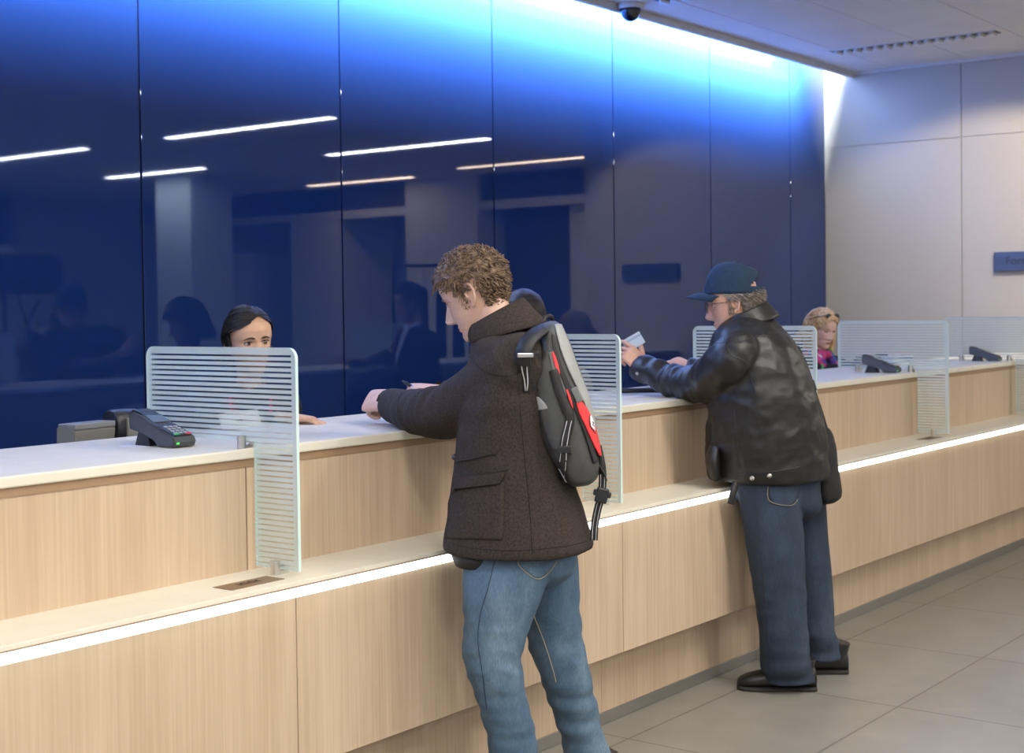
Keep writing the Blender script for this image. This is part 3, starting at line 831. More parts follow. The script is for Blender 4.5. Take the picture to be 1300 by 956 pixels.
# ================================================================== young customer with the backpack
def young():
    root = empty('person', atz(665, 0, 4.18), 0, 'man with curly brown hair in a dark wool coat and blue jeans', 'person')
    q = root.location.copy()
    PX = 4.2/FPX
    f = hor(124); s = hor(214)            # facing; towards his left side (to us)
    # ---- coat
    def sec(px, py, hw, rs, d=4.2, dx=0):
        return (at(px, py, d), f*(hw*d/FPX), s*rs)
    bm = bmesh.new()
    loft(bm, [sec(634, 414, 22, .075), sec(640, 424, 40, .125), sec(648, 438, 52, .185), sec(651, 460, 57, .215), sec(649, 500, 61, .220), sec(646, 545, 64, .205), sec(648, 585, 71, .205),
              sec(652, 625, 80, .215), sec(656, 665, 90, .228), sec(658, 686, 95, .235), sec(658, 694, 95, .232)], n=40, e=.94)
    shL, elL, wrL = at(652, 466, 4.05), at(551, 523, 4.36), at(501, 514, 4.66)
    tube(bm, [at(664, 452, 4.12), shL, at(608, 500, 4.18), at(570, 523, 4.30), elL, at(525, 522, 4.50), wrL, at(498, 513, 4.675)],
         [.075, .093, .088, .082, .080, .068, .056, .053], n=28, k=5)
    shR, elR, wrR = at(655, 456, 4.42), at(632, 525, 4.62), at(570, 500, 4.84)
    tube(bm, [at(660, 448, 4.32), shR, at(646, 492, 4.52), elR, at(600, 514, 4.74), wrR, at(566, 499, 4.85)], [.07, .088, .082, .076, .064, .052, .05], n=24, k=5)
    b = remesh(bm, .0065, 5)
    ax = (wrL-elL).normalized(); up_ = (elL-shL).normalized()
    def fo(p, n):
        z = p.z; r = 0
        dE = (p-elL).length
        kE = g1(dE, .11)
        r += kE*.010*aniso(p, ax, 34, 7)
        dS = (p-shL-Vector((0, 0, -.10))).length
        r += g1(dS, .16)*.008*aniso(p, (up_+Z*.3).normalized(), 7, 22)
        r += .006*noise.noise(Vector((p.x*5, p.y*5, p.z*3.2)))+.0016*noise.noise(p*22)
        t = Vector((.35, 0, .95)).normalized()
        if z < 1.25: r += .006*ridged(Vector((p.x*6+z*5, p.y*6, z*6.5)))*g1(z-1.05, .13)
        return r
    fold(b, fo)
    # hem: hollow skirt seen from below
    cut = at(656, 688, 4.2).z
    for fc in b.faces:
        c = fc.calc_center_median()
        if fc.normal.z < -.75 and c.z < cut+.04 and (c-elL).length > .25: fc.material_index = 1
    bv = bvh_of(b)
    coat = obj('coat', b, [M['wool'], M['lining']], root, world=q)
    # open front corner of the skirt, lining showing
    bm = bmesh.new()
    loft(bm, [(at(612, 674, 4.2), f*.070, s*.10), (at(606, 698, 4.16), f*.070, s*.13), (at(606, 713, 4.15), f*.060, s*.115)], n=28, cap=False, e=.9)
    o = obj('coat_front_corner', bm, M['lining'], coat, world=q); m_ = o.modifiers.new('t', 'SOLIDIFY'); m_.thickness = .004
    # details on the cloth
    cd = 4.0
    obj('pocket_flap', patch(bv, [(572, 608), (568, 618), (571, 623)], [(643, 598), (640, 608), (636, 614)], n=12, m=4, off=.007, thick=.006, d0=cd), M['wool'], coat, world=q)
    fl = coat.children[-1]
    obj('button', (lambda bb: (ball(bb, drop(bv, 637, 614, cd)[0], .0055, 12), bb)[1])(bmesh.new()), M['black'], fl, world=q)
    obj('pocket', patch(bv, [(571, 622), (569, 655), (567, 684)], [(641, 612), (641, 650), (640, 686)], n=12, m=6, off=.0005, thick=.0045, d0=cd), M['wool'], coat, world=q)
    obj('pocket_welt', seam(bv, [(579, 586), (600, 583), (624, 577), (630, 578)], .0032, .0005, d0=cd), M['wool_d'], coat, world=q)
    for nm, pts, r in (('seam', [(657, 470), (664, 560), (672, 640), (676, 703)], .0012), ('seam', [(566, 687), (600, 696), (660, 699), (720, 693), (748, 686)], .0014),
                       ('seam', [(596, 452), (612, 470), (640, 478), (662, 470), (672, 448)], .0015), ('seam', [(622, 620), (623, 655), (622, 690)], .0010),
                       ('seam', [(574, 606), (600, 604), (630, 600), (646, 596)], .0016)):
        obj(nm, seam(bv, pts, r, 0.0002, d0=cd), M['wool_d'], coat, world=q)
    obj('button', (lambda bb: (ball(bb, drop(bv, 574, 580, 4.15)[0], .010, 12), bb)[1])(bmesh.new()), M['black'], coat, world=q)
    obj('cuff_seam', seam(bv, [(513, 495), (507, 506), (505, 520), (509, 533)], .0013, .0003, d0=4.5), M['wool_d'], coat, world=q)
    # collar, turned up behind the neck
    bm = bmesh.new()
    def ring(c, rf, rs, tilt, n=30, a0=38, a1=322):
        out = []
        for i in range(n+1):
            a = math.radians(a0+(a1-a0)*i/n); v = f*math.cos(a)*rf+s*math.sin(a)*rs
            out.append(c+v+Z*(-math.cos(a)*tilt))
        return out
    base_ = ring(at(636, 424, 4.2), .100, .105, .030); mid = ring(at(628, 409, 4.2), .094, .096, .046); topc = ring(at(621, 395, 4.2), .088, .090, .055, a0=62, a1=298)
    fall = ring(at(630, 409, 4.2), .112, .112, .036, a0=52, a1=308); fall2 = ring(at(640, 424, 4.2), .128, .128, .034, a0=44, a1=316)
    prev = None
    for rg in (base_, mid, topc, fall, fall2):
        vs = [bm.verts.new(v) for v in rg]
        if prev:
            for i in range(len(vs)-1): bm.faces.new((prev[i], prev[i+1], vs[i+1], vs[i]))
        prev = vs
    bmesh.ops.recalc_face_normals(bm, faces=bm.faces[:])
    o = obj('collar', bm, M['wool'], coat, world=q)
    m_ = o.modifiers.new('s', 'SUBSURF'); m_.levels = m_.render_levels = 2
    m_ = o.modifiers.new('t', 'SOLIDIFY'); m_.thickness = .006
    # ---- jeans
    bm = bmesh.new()
    def lg(px, py, hw, rs, d): return (at(px, py, d), f*(hw*d/FPX), s*rs)
    loft(bm, [lg(660, 640, 58, .15, 4.2), lg(661, 680, 66, .165, 4.2), lg(662, 708, 70, .165, 4.2), lg(664, 728, 66, .13, 4.2), lg(668, 742, 40, .06, 4.2)], n=32, e=.95)
    zA = .10
    kn = at(625, 822, 4.10); an = atz(655, zA, 4.10)
    loft(bm, [lg(645, 690, 52, .095, 4.12), lg(643, 725, 54, .105, 4.10), lg(638, 760, 50, .100, 4.09), lg(631, 795, 41, .092, 4.09), lg(626, 822, 37, .084, 4.09),
              lg(628, 850, 34, .080, 4.09), (kn.lerp(an, .55), f*.070, s*.072), (kn.lerp(an, .85), f*.072, s*.07), (an, f*.078, s*.07), (an-Z*.03, f*.08, s*.07)], n=32)
    kn2 = at(703, 815, 4.32); an2 = atz(742, zA, 4.40)
    loft(bm, [lg(682, 690, 50, .09, 4.28), lg(690, 725, 45, .10, 4.30), lg(697, 760, 40, .095, 4.31), lg(702, 790, 36, .088, 4.32), lg(707, 820, 34, .082, 4.33),
              lg(715, 850, 33, .078, 4.34), (kn2.lerp(an2, .55), f*.070, s*.070), (kn2.lerp(an2, .85), f*.070, s*.07), (an2, f*.076, s*.07), (an2-Z*.03, f*.078, s*.07)], n=32)
    b = remesh(bm, .006, 4)
    def fo(p, n):
        r = .0035*noise.noise(Vector((p.x*7, p.y*7, p.z*5)))
        for kk in (kn, kn2):
            r += .008*g1((p-kk).length, .10)*ridged(Vector((p.x*9, p.y*9+p.z*8, p.z*15+p.x*9)))
        r += .006*g1(p.z-.78, .07)*aniso(p, (Z+f*.8).normalized(), 20, 6)
        r += .010*g1(p.z-.22, .14)*noise.noise(Vector((p.x*6, p.y*6, p.z*26)))
        return r
    fold(b, fo); bv = bvh_of(b)
    je = obj('jeans', b, M['jeans_a'], root, world=q)
    jd = 4.05
    obj('back_pocket', patch(bv, [(656, 700), (658, 716), (680, 734)], [(712, 700), (708, 716), (684, 734)], n=10, m=5, off=.0006, thick=.0025, d0=jd), M['jeans_a'], je, world=q)
    obj('stitching', seam(bv, [(657, 708), (660, 720), (681, 735), (698, 724), (706, 712)], .0012, .004, d0=jd), M['stitch'], je, world=q)
    obj('side_seam', seam(bv, [(628, 712), (620, 745), (610, 780), (607, 815), (612, 850), (618, 900)], .0013, .0008, d0=jd), M['jeans_b'], je, world=q)
    obj('inner_seam', seam(bv, [(678, 782), (690, 812), (702, 850), (706, 866)], .0013, .0012, d0=4.3), M['stitch'], je, world=q)
    for a_, kx in ((an, 0), (an2, 1)):
        c = Vector((a_.x, a_.y, 0)); shoe(root, q, c+f*.19, c-f*.09)
    # ---- body
    T = headT(at(603, 373, 4.25), 109, 25, 0, 1.04)
    neck0, neck1 = at(634, 428, 4.2), T @ Vector((0, -.028, -.045))
    bmB = bmesh.new()
    loft(bmB, [(at(652, 465, 4.2), f*.09, s*.16), (at(650, 560, 4.2), f*.10, s*.14), (at(656, 690, 4.2), f*.12, s*.15), (at(660, 712, 4.2), f*.10, s*.14)], n=20)
    tube(bmB, [at(650, 470, 4.2), neck0, neck0.lerp(neck1, .5), neck1], [.08, .060, .056, .054], n=20, k=4)
    tube(bmB, [at(652, 460, 4.2), shL, elL, wrL], [.06, .055, .042, .030]); tube(bmB, [at(652, 460, 4.2), shR, elR, wrR], [.06, .055, .042, .030])
    tube(bmB, [at(650, 700, 4.12), kn, an, an-Z*.06], [.08, .058, .04, .035]); tube(bmB, [at(676, 700, 4.26), kn2, an2, an2-Z*.06], [.08, .058, .04, .035])
    body = remesh(bmB, .006, 3)
    hb = bmesh.new(); head(hb, T, nose=1.12); join(body, hb)
    hL, tL = hand(wrL+ax*.016+Z*.014, (IL*.80+FW*.55-Z*.05), (Z*.55-FW*.3+IL*.6), 1, curl=(62, 66, 68, 66), spread=.3, thumb=(.9, .0, -.35), thumb_curl=30, s=1.12)
    join(body, hL)
    axR = (at(530, 499, 4.80)-wrR).normalized()
    hR, tR = hand(at(556, 496, 4.82), axR, (Z*.9-FW*.35), -1, curl=(34, 38, 42, 44), spread=.4, thumb=(.7, .45, .25), thumb_curl=15)
    join(body, hR)
    body = obj('body', body, [M['skin_a'], M['lip']], root, world=q)
    eyes(body, T, q, .25, M['skin_a'], brow=M['hair_brown'])
    # ---- hair
    def pick(p):
        t = p.z/HH+.5
        if p.y > .074: return t > .83
        if p.y > .045: return t > .74
        if p.y > .012: return t > .56+ (p.y-.012)*2
        if p.y > -.005: return t > .50
        if abs(p.x) > .04 and p.y > -.036: return t > .62
        return t > .27
    sc = scalp(T, pick, lambda p: .004+.010*max(0, min(1, (p.z+.01)/.06)))
    fold(sc, lambda p, n: .006*noise.noise(p*45)+.004*noise.noise(p*90))
    hair = obj('hair', sc, M['hair_brown'], root, world=q)
    def flow(p):
        v = Vector((p.x*3, -.3, .12)) if p.z > .03 else Vector((p.x*1.5, -.55, -.6))
        if p.y > .03 and p.z > .03: v = Vector((p.x*4, .5, .25))
        return v
    tf = tufts(T, pick, 2300, lambda p: .034 if p.z > .045 else .024 if p.z > 0 else .016, .0034, flow, 3, lift=.48, curl=.8, off=.006, hug=True)
    obj('curls', tf, M['hair_brown'], hair, world=q)
    for sg in (-1, 1):
        def pick2(p): return .006 < p.y < .026 and p.x*sg > .045 and .36 < p.z/HH+.5 < .60
        obj('sideburn', tufts(T, pick2, 130, .010, .0011, lambda p: (0, .1, -1), 9, lift=.15, curl=.2), M['hair_brown'], hair, world=q)
    # pen held in his right hand
    a = at(515, 486, 4.80); c = at(529, 495, 4.78)
    bm = bmesh.new(); tube(bm, [a+(a-c)*.3, a, c], [.0022, .0062, .0062], n=12, k=1)
    pr = obj('pen', bm, M['black'], None, origin=None)
    tag(pr, 'black pen with a blue grip held in the curly haired man\'s hand', 'pen')
    bm = bmesh.new(); tube(bm, [c+(a-c)*.45, c-(a-c)*.12], [.0068, .0072], n=12, k=1); obj('pen_grip', bm, mat('blue_grip', (.02, .22, .65), .3), pr)
    return root, f, s
root_y, fy, sy_ = young()

# ---- backpack
def backpack():
    f = hor(124); s = hor(214); Bk = -f
    root = empty('backpack', at(722, 614, 4.2), 0, 'grey and black roll top backpack with red trim worn by the curly haired man', 'backpack')
    q = root.location.copy()
    M['pack'] = mat('charcoal_pack_fabric', (.050, .052, .050), .55, var=.15, vscale=30, bump=.25, bscale=350)
    M['pack_l'] = mat('light_grey_pack_fabric', (.30, .31, .30), .6, var=.08, vscale=20, bump=.25, bscale=400)
    M['pack_k'] = mat('black_webbing', (.010, .010, .011), .6, bump=.2, bscale=600)
    M['red'] = mat('red_pack_fabric', (.70, .035, .04), .55, var=.1, vscale=20)
    M['refl'] = mat('reflective_thread', (.55, .56, .56), .4)
    bm = bmesh.new()
    d = 4.20
    def sc(xa, ya, xb, yb, rs, dd=d):
        a, b = at(xa, ya, dd), at(xb, yb, dd); c = (a+b)/2; v = (b-a)/2
        return (c, v, s*rs)
    loft(bm, [sc(690, 411, 702, 407, .12), sc(688, 418, 712, 414, .165), sc(684, 440, 724, 436, .185), sc(674, 470, 735, 468, .20), sc(674, 505, 746, 500, .20), sc(681, 540, 754, 536, .20),
              sc(694, 572, 760, 568, .195), sc(710, 594, 762, 590, .185), sc(720, 607, 758, 604, .17), sc(728, 613, 750, 611, .11)], n=44, k=5, e=.62)
    b = remesh(bm, .006, 3)
    fold(b, lambda p, n: .003*noise.noise(p*12)+.0012*noise.noise(p*30))
    bv = bvh_of(b)
    bag = obj('bag_body', b, M['pack'], root, world=q)
    D0 = 4.05
    def P_(nm, L_, R_, m_, off=.001, th=.003, n=6, mm=5, par=bag): return obj(nm, patch(bv, L_, R_, n=n, m=mm, off=off, thick=th, d0=D0), m_, par, world=q)
    P_('light_flap', [(703, 412), (709, 440), (720, 470), (734, 499), (744, 523), (751, 548)], [(711, 412), (722, 437), (733, 468), (744, 497), (752, 522), (756, 547)], M['pack_l'], .002, .004)
    P_('side_panel', [(681, 470), (681, 505), (688, 541), (700, 572)], [(694, 440), (712, 500), (722, 541), (728, 580)], M['pack'], .0005, .002, 8)
    P_('grey_side_patch', [(696, 447), (702, 478), (711, 505)], [(703, 444), (712, 474), (722, 504)], mat('mid_grey_fabric', (.14, .145, .14), .6), .003, .002, 4)
    P_('light_side_patch', [(680, 503), (679, 518), (681, 521)], [(684, 503), (694, 512), (697, 519)], M['pack_l'], .003, .002, 4, 3)
    P_('black_edge', [(699, 425), (706, 462), (717, 495), (730, 525), (742, 556), (752, 590)], [(703, 424), (711, 458), (724, 490), (735, 508), (745, 545), (758, 588)], M['pack_k'], .0030, .003, 4)
    P_('red_trim', [(700, 446), (703, 463), (709, 476)], [(703, 447), (709, 463), (711, 477)], M['red'], .0065, .002, 3, 3)
    P_('red_trim', [(717, 494), (721, 508), (726, 520)], [(719, 493), (724, 506), (727, 520)], M['red'], .0065, .002, 3, 3)
    P_('red_panel', [(729, 511), (733, 526), (741, 544), (750, 565), (758, 580)], [(735, 510), (743, 520), (751, 537), (757, 560), (761, 580)], M['red'], .0065, .003, 5)
    lg_ = P_('diamond_badge', [(744.5, 528), (744.8, 536), (745.5, 542)], [(745.5, 528), (750, 537), (751.8, 550)], M['paper'], .0105, .001, 3, 3)
    obj('badge_mark', seam(bv, [(747, 536), (748.5, 538), (747.3, 540), (749.3, 542)], .0011, .0125, d0=D0), M['pack_k'], lg_, world=q)
    obj('badge_rim', seam(bv, [(744.5, 528), (744.6, 541), (751.5, 551)], .0011, .0115, d0=D0, k=3), M['pack_k'], lg_, world=q)
    # side buckle under the flap
    bm = bmesh.new(); c = drop(bv, 729, 502, D0); box(bm, (-.010, -.004, -.022), (.010, .006, .022), .003, 2, Matrix.Translation(c[0]+c[1]*.012) @ Matrix.Rotation(math.radians(-52), 4, 'Z') @ Matrix.Rotation(math.radians(-24), 4, 'Y'))
    obj('buckle', bm, mat('grey_buckle', (.16, .17, .16), .35), bag, world=q, smooth=False)
    # webbing
    o = obj('compression_strap', strap_on(bv, [(702, 470), (709, 495), (718, 518), (723, 532), (719, 552), (716, 571), (716, 590), (716, 609)], .026, .008, thick=.003, d0=D0), M['pack_k'], root, world=q)
    for dx in (-3.2, 3.2): obj('reflective_line', seam(bv, [(722+dx*.9, 534), (718+dx, 553), (716+dx, 571), (716+dx, 612)], .0011, .0105, d0=D0, k=4), M['refl'], o, world=q)
    c = drop(bv, 716.5, 570, D0); bm = bmesh.new(); box(bm, (-.019, -.004, -.010), (.019, .005, .010), .002, 2, Matrix.Translation(c[0]+c[1]*.012) @ Matrix.Rotation(math.radians(-52), 4, 'Z'))
    obj('buckle', bm, M['black'], o, world=q, smooth=False)
    # hanging strap at the bottom rear
    pts = [at(759, 566, 4.12), at(763, 585, 4.11), at(765, 602, 4.11), at(764, 625, 4.11), at(758, 650, 4.12), at(755, 668, 4.12), at(754, 686, 4.12)]
    o = obj('hanging_strap', webfree(pts, .022, -FW, thick=.003), M['pack_k'], root, world=q)
    for dx in (-3.4, 3.4):
        bm = bmesh.new(); tube(bm, [p-FW*.003+RT*dx*.0016 for p in pts[2:]], .0010, n=6, k=4); obj('reflective_line', bm, M['refl'], o, world=q)
    bm = bmesh.new(); Mx = Matrix.Translation(at(764, 629, 4.10)) @ Matrix.Rotation(math.radians(-52), 4, 'Z') @ Matrix.Rotation(math.radians(14), 4, 'Y')
    box(bm, (-.018, -.007, -.022), (.018, .007, .022), .005, 2, Mx); box(bm, (-.026, -.005, -.004), (.026, .005, .014), .004, 2, Mx)
    obj('buckle', bm, M['black'], o, world=q, smooth=False)
    bm = bmesh.new(); tube(bm, [at(760, 590, 4.10), at(766, 600, 4.10), at(771, 611, 4.10)], [.008, .009, .002], n=8, k=3, flat=.4); obj('strap_end', bm, M['pack_k'], o, world=q)
    # shoulder strap from the top of the pack over the shoulder, then under the arm
    pts = [at(700, 414, 4.10), at(684, 421, 4.02), at(670, 434, 3.955), at(664, 450, 3.94), at(664, 464, 3.95)]
    o = obj('shoulder_strap', webfree(pts, .045, -FW*.8+Z*.5+IL*.2, thick=.010), M['pack_k'], root, world=q)
    bm = bmesh.new(); Mx = Matrix.Translation(at(667, 451, 3.925)) @ Matrix.Rotation(math.radians(-52), 4, 'Z')
    box(bm, (-.022, -.004, -.006), (.022, .006, .006), .002, 2, Mx); obj('buckle', bm, mat('steel_buckle', (.5, .5, .5), .3, metal=.8), o, world=q, smooth=False)
    pts = [at(665, 455, 3.94), at(666, 470, 3.955), at(668, 484, 3.97), at(668, 496, 3.98)]
    for dx in (-.009, .009):
        bm = bmesh.new(); tube(bm, [p+RT*dx*(1-i*.25) for i, p in enumerate(pts)], .0016, n=6, k=3); obj('reflective_line', bm, M['refl'], o, world=q)
    obj('strap_end', webfree([at(666, 452, 3.945), at(668, 470, 3.965), at(668, 498, 3.985)], .020, -FW, thick=.002), M['pack_k'], o, world=q)
    pts = [at(676, 448, 3.99), at(682, 470, 4.01), at(688, 490, 4.02), at(700, 510, 4.03), at(716, 522, 4.05), at(724, 535, 4.06)]
    obj('lower_strap', webfree(pts, .034, -FW+Z*.15, thick=.004), M['pack_k'], root, world=q)
    pts = [at(676, 470, 4.0), at(675, 488, 4.0), at(684, 505, 4.02), at(700, 520, 4.04)]
    obj('lower_strap', webfree(pts, .022, -FW, thick=.003), M['pack_k'], root, world=q)
    # far shoulder strap
    pts = [at(700, 412, 4.26), at(680, 414, 4.34), at(664, 428, 4.40), at(655, 445, 4.45)]
    obj('shoulder_strap', webfree(pts, .045, Z, thick=.010), M['pack_k'], root, world=q)
    bm = bmesh.new(); tube(bm, [at(688, 414, 4.15), at(692, 403, 4.18), at(700, 402, 4.22), at(702, 412, 4.25)], .006, n=8, k=4); obj('grab_handle', bm, M['pack_k'], root, world=q)
backpack()

# ================================================================== man in the leather jacket
def elder():
    root = empty('person', atz(990, 0, 5.66), 0, 'older man in a navy cap, glasses, black leather jacket and dark jeans', 'person')
    q = root.location.copy(); D = 5.66
    f = hor(122); s = hor(212)
    def sec(px, py, hw, rs, d=D): return (at(px, py, d), f*(hw*d/FPX), s*rs)
    bm = bmesh.new()
    loft(bm, [sec(952, 398, 20, .08), sec(951, 408, 33, .12), sec(953, 425, 47, .19), sec(957, 448, 56, .235), sec(963, 480, 63, .25), sec(969, 520, 69, .255), sec(972, 555, 72, .25),
              sec(974, 585, 75, .235), sec(975, 600, 75, .225), sec(975, 606, 73, .215)], n=40, e=.94)
    shL, elL, wrL = at(932, 453, 5.47), at(893, 488, 5.72), at(818, 468, 5.98)
    tube(bm, [at(944, 438, 5.5), shL, at(912, 474, 5.56), elL, at(868, 487, 5.82), at(842, 478, 5.91), wrL, at(812, 464, 6.0)], [.07, .086, .086, .078, .064, .058, .052, .051], n=28, k=5)
    shR, elR, wrR = at(945, 440, 5.92), at(925, 492, 6.1), at(880, 470, 6.22)
    tube(bm, [at(952, 430, 5.8), shR, at(938, 470, 6.02), elR, at(900, 482, 6.17), wrR, at(874, 468, 6.23)], [.07, .092, .085, .075, .06, .05, .05], n=24, k=5)
    b = remesh(bm, .0075, 4)
    ax = (wrL-elL).normalized()
    def fo(p, n):
        r = .009*ridged(Vector((p.x*7+p.z*4, p.y*7, p.z*8)))*g1(p.z-1.02, .20)+.004*ridged(Vector((p.x*13, p.y*13+p.z*8, p.z*17)))
        r += .007*noise.noise(Vector((p.x*8, p.y*8, p.z*5)))+.002*noise.noise(p*28)
        kE = g1((p-elL.lerp(wrL, .55)).length, .15)
        r += kE*.014*aniso(p, ax, 30, 5)
        r += g1((p-shL-Vector((0, 0, -.08))).length, .12)*.008*aniso(p, Z, 9, 20)
        return r
    fold(b, fo); bv = bvh_of(b)
    cut = at(975, 603, D).z
    for fc in b.faces:
        if fc.normal.z < -.75 and fc.calc_center_median().z < cut+.03: fc.material_index = 1
    ja = obj('leather_jacket', b, [M['leather'], M['lining']], root, world=q)
    jd = 5.4
    ps = M['black']
    for nm, pts, r in (('seam', [(907, 436), (940, 433), (975, 424), (1004, 420)], .0022), ('seam', [(905, 596), (950, 601), (1000, 596), (1046, 584)], .0022),
                       ('seam', [(932, 520), (936, 560), (938, 596)], .002), ('seam', [(918, 430), (928, 450), (946, 462), (960, 500)], .002)):
        obj(nm, seam(bv, pts, r, 0.0, d0=jd), ps, ja, world=q)
    for (px, py) in ((955, 610), (977, 607)):
        c, nr, _ = drop(bv, px, py-3, jd); bm = bmesh.new(); cyl(bm, c, c+nr*.004, .009, 16); obj('snap_button', bm, M['metal'], ja, world=q)
    c, nr, _ = drop(bv, 809, 474, 5.95); bm = bmesh.new(); cyl(bm, c, c+nr*.004, .007, 14); obj('snap_button', bm, M['metal'], ja, world=q)
    obj('hip_strap', webfree([at(934, 612, 5.42), at(931, 625, 5.41), at(927, 640, 5.41)], .024, -FW, thick=.004), M['leather'], ja, world=q)
    bm = bmesh.new(); loft(bm, [(at(908, 565, 5.6), f*.02, s*.10), (at(905, 585, 5.6), f*.030, s*.12), (at(909, 606, 5.6), f*.022, s*.10)], n=20); obj('pocket', bm, M['leather'], ja, world=q)
    # collar
    bm = bmesh.new(); prev = None
    for (px, py, rf, rs, tilt, a0) in ((949, 410, .092, .108, .030, 46), (946, 401, .086, .096, .036, 52), (944, 392, .082, .088, .040, 62), (948, 399, .096, .102, .034, 58), (955, 411, .108, .122, .030, 50)):
        vs = []
        for i in range(31):
            a = math.radians(a0+(360-2*a0)*i/30); vs.append(bm.verts.new(at(px, py, D)+f*math.cos(a)*rf+s*math.sin(a)*rs+Z*(-math.cos(a)*tilt)))
        if prev:
            for i in range(30): bm.faces.new((prev[i], prev[i+1], vs[i+1], vs[i]))
        prev = vs
    bmesh.ops.recalc_face_normals(bm, faces=bm.faces[:])
    o = obj('collar', bm, M['leather'], ja, world=q)
    m_ = o.modifiers.new('s', 'SUBSURF'); m_.levels = m_.render_levels = 2; m_ = o.modifiers.new('t', 'SOLIDIFY'); m_.thickness = .006
    # ---- jeans
    bm = bmesh.new()
    def lg(px, py, hw, rs, d): return (at(px, py, d), f*(hw*d/FPX), s*rs)
    loft(bm, [lg(978, 560, 48, .16, D), lg(982, 596, 54, .17, D), lg(986, 625, 55, .17, D), lg(992, 645, 50, .14, D), lg(996, 660, 30, .06, D)], n=32, e=.95)
    an = atz(998, .045, 5.55); an2 = atz(1040, .045, 5.80)
    loft(bm, [lg(974, 610, 38, .10, 5.56), lg(979, 650, 38, .105, 5.55), lg(984, 690, 37, .105, 5.54), lg(988, 730, 34, .098, 5.54), lg(992, 770, 32, .094, 5.54),
              lg(995, 810, 31.5, .092, 5.54), lg(997, 845, 32, .094, 5.55), (Vector((an.x, an.y, .06)), f*.102, s*.098), (Vector((an.x, an.y, .035)), f*.104, s*.100)], n=32)
    loft(bm, [lg(1010, 610, 36, .10, 5.78), lg(1018, 650, 31, .10, 5.80), lg(1024, 690, 28, .10, 5.80), lg(1029, 730, 27, .094, 5.80), lg(1033, 770, 25, .09, 5.80),
              lg(1036, 805, 24, .088, 5.80), (Vector((an2.x, an2.y, .10)), f*.078, s*.09), (Vector((an2.x, an2.y, .06)), f*.080, s*.09)], n=32)
    b = remesh(bm, .0065, 4)
    kn = at(990, 740, 5.55)
    def fo(p, n):
        r = .005*noise.noise(Vector((p.x*7, p.y*7, p.z*2.5)))
        r += .006*g1((p-kn).length, .14)*ridged(Vector((p.x*8, p.y*8+p.z*6, p.z*12)))
        r += .007*g1(p.z-.13, .09)*noise.noise(Vector((p.x*7, p.y*7, p.z*22)))
        r += .006*g1(p.z-.80, .07)*ridged(Vector((p.x*8+p.z*9, p.y*8, p.z*6)))
        return r
    fold(b, fo); bv = bvh_of(b)
    je = obj('jeans', b, M['jeans_b'], root, world=q)
    obj('back_pocket', patch(bv, [(975, 618), (976, 632), (984, 641)], [(1016, 612), (1014, 628), (1004, 643)], n=10, m=5, off=.0006, thick=.003, d0=5.45), M['jeans_b'], je, world=q)
    obj('stitching', seam(bv, [(975, 618), (977, 636), (1002, 642), (1012, 634)], .0009, .0045, d0=5.45), M['stitch'], je, world=q)
    obj('side_seam', seam(bv, [(957, 618), (962, 660), (968, 710), (972, 760), (976, 810), (979, 850)], .0014, .0004, d0=5.45), M['jeans_b'], je, world=q)
    for a_, k in ((an, .20), (an2, .14)):
        c = Vector((a_.x, a_.y, 0)); shoe(root, q, c+f*(k), c-f*.105, h=.085)
    # ---- body
    T = headT(at(930, 384, 5.69), 117, 11, 0, 1.04)
    n1 = T @ Vector((0, -.028, -.045)); n0 = at(952, 415, D)
    bmB = bmesh.new()
    loft(bmB, [(at(957, 450, D), f*.10, s*.18), (at(968, 520, D), f*.13, s*.17), (at(976, 600, D), f*.13, s*.15), (at(986, 640, D), f*.10, s*.13)], n=20)
    tube(bmB, [at(956, 450, D), n0, n0.lerp(n1, .5), n1], [.08, .064, .060, .058], n=20, k=4)
    tube(bmB, [at(955, 445, 5.6), shL, elL, wrL], [.06, .055, .042, .032]); tube(bmB, [at(955, 445, 5.7), shR, elR, wrR], [.06, .055, .042, .032])
    tube(bmB, [at(982, 630, 5.6), kn, Vector((an.x, an.y, .16)), Vector((an.x, an.y, .08))], [.08, .06, .035, .03]); tube(bmB, [at(1010, 630, 5.78), at(1030, 740, 5.80), Vector((an2.x, an2.y, .18)), Vector((an2.x, an2.y, .09))], [.065, .055, .035, .03])
    body = remesh(bmB, .007, 3)
    hb = bmesh.new(); head(hb, T, nose=1.0); join(body, hb)
    hL, tL = hand(wrL+ax*.004+Z*.004, (IL*.72+Z*.70+FW*.05), (-FW*.85-IL*.25+Z*.25), 1, curl=(20, 48, 60, 66), spread=1.0, thumb=(.6, .7, -.3), thumb_curl=-4, s=1.0)
    join(body, hL)
    hR, tR = hand(wrR+(wrR-elR).normalized()*.01, (wrR-elR).normalized(), Z*.9-FW*.3, -1, curl=(30, 34, 38, 40), s=1.05); join(body, hR)
    body = obj('body', body, [M['skin_b'], M['lip']], root, world=q)
    eyes(body, T, q, .35, M['skin_b'], brow=M['hair_grey'])
    # ring
    c = tL[1].lerp(wrL, .5); bm = bmesh.new()
    # hair below the cap
    def pick(p):
        t = p.z/HH+.5
        if p.y > .01: return False
        if t > .64: return False
        if p.y > -.030 and t < .60: return abs(p.x) < .04 and False or (t > .56)
        return t > .26
    sc = scalp(T, lambda p: pick(p) or (p.z/HH+.5 > .6 and p.y < .02 and p.z/HH+.5 < .66), .006)
    hair = obj('hair', sc, M['hair_grey'], root, world=q)
    obj('hair_locks', tufts(T, pick, 1100, .030, .0022, lambda p: (p.x*1.5, -.75, -.75), 5, lift=.25, curl=.22, off=.006), M['hair_grey'], hair, world=q)
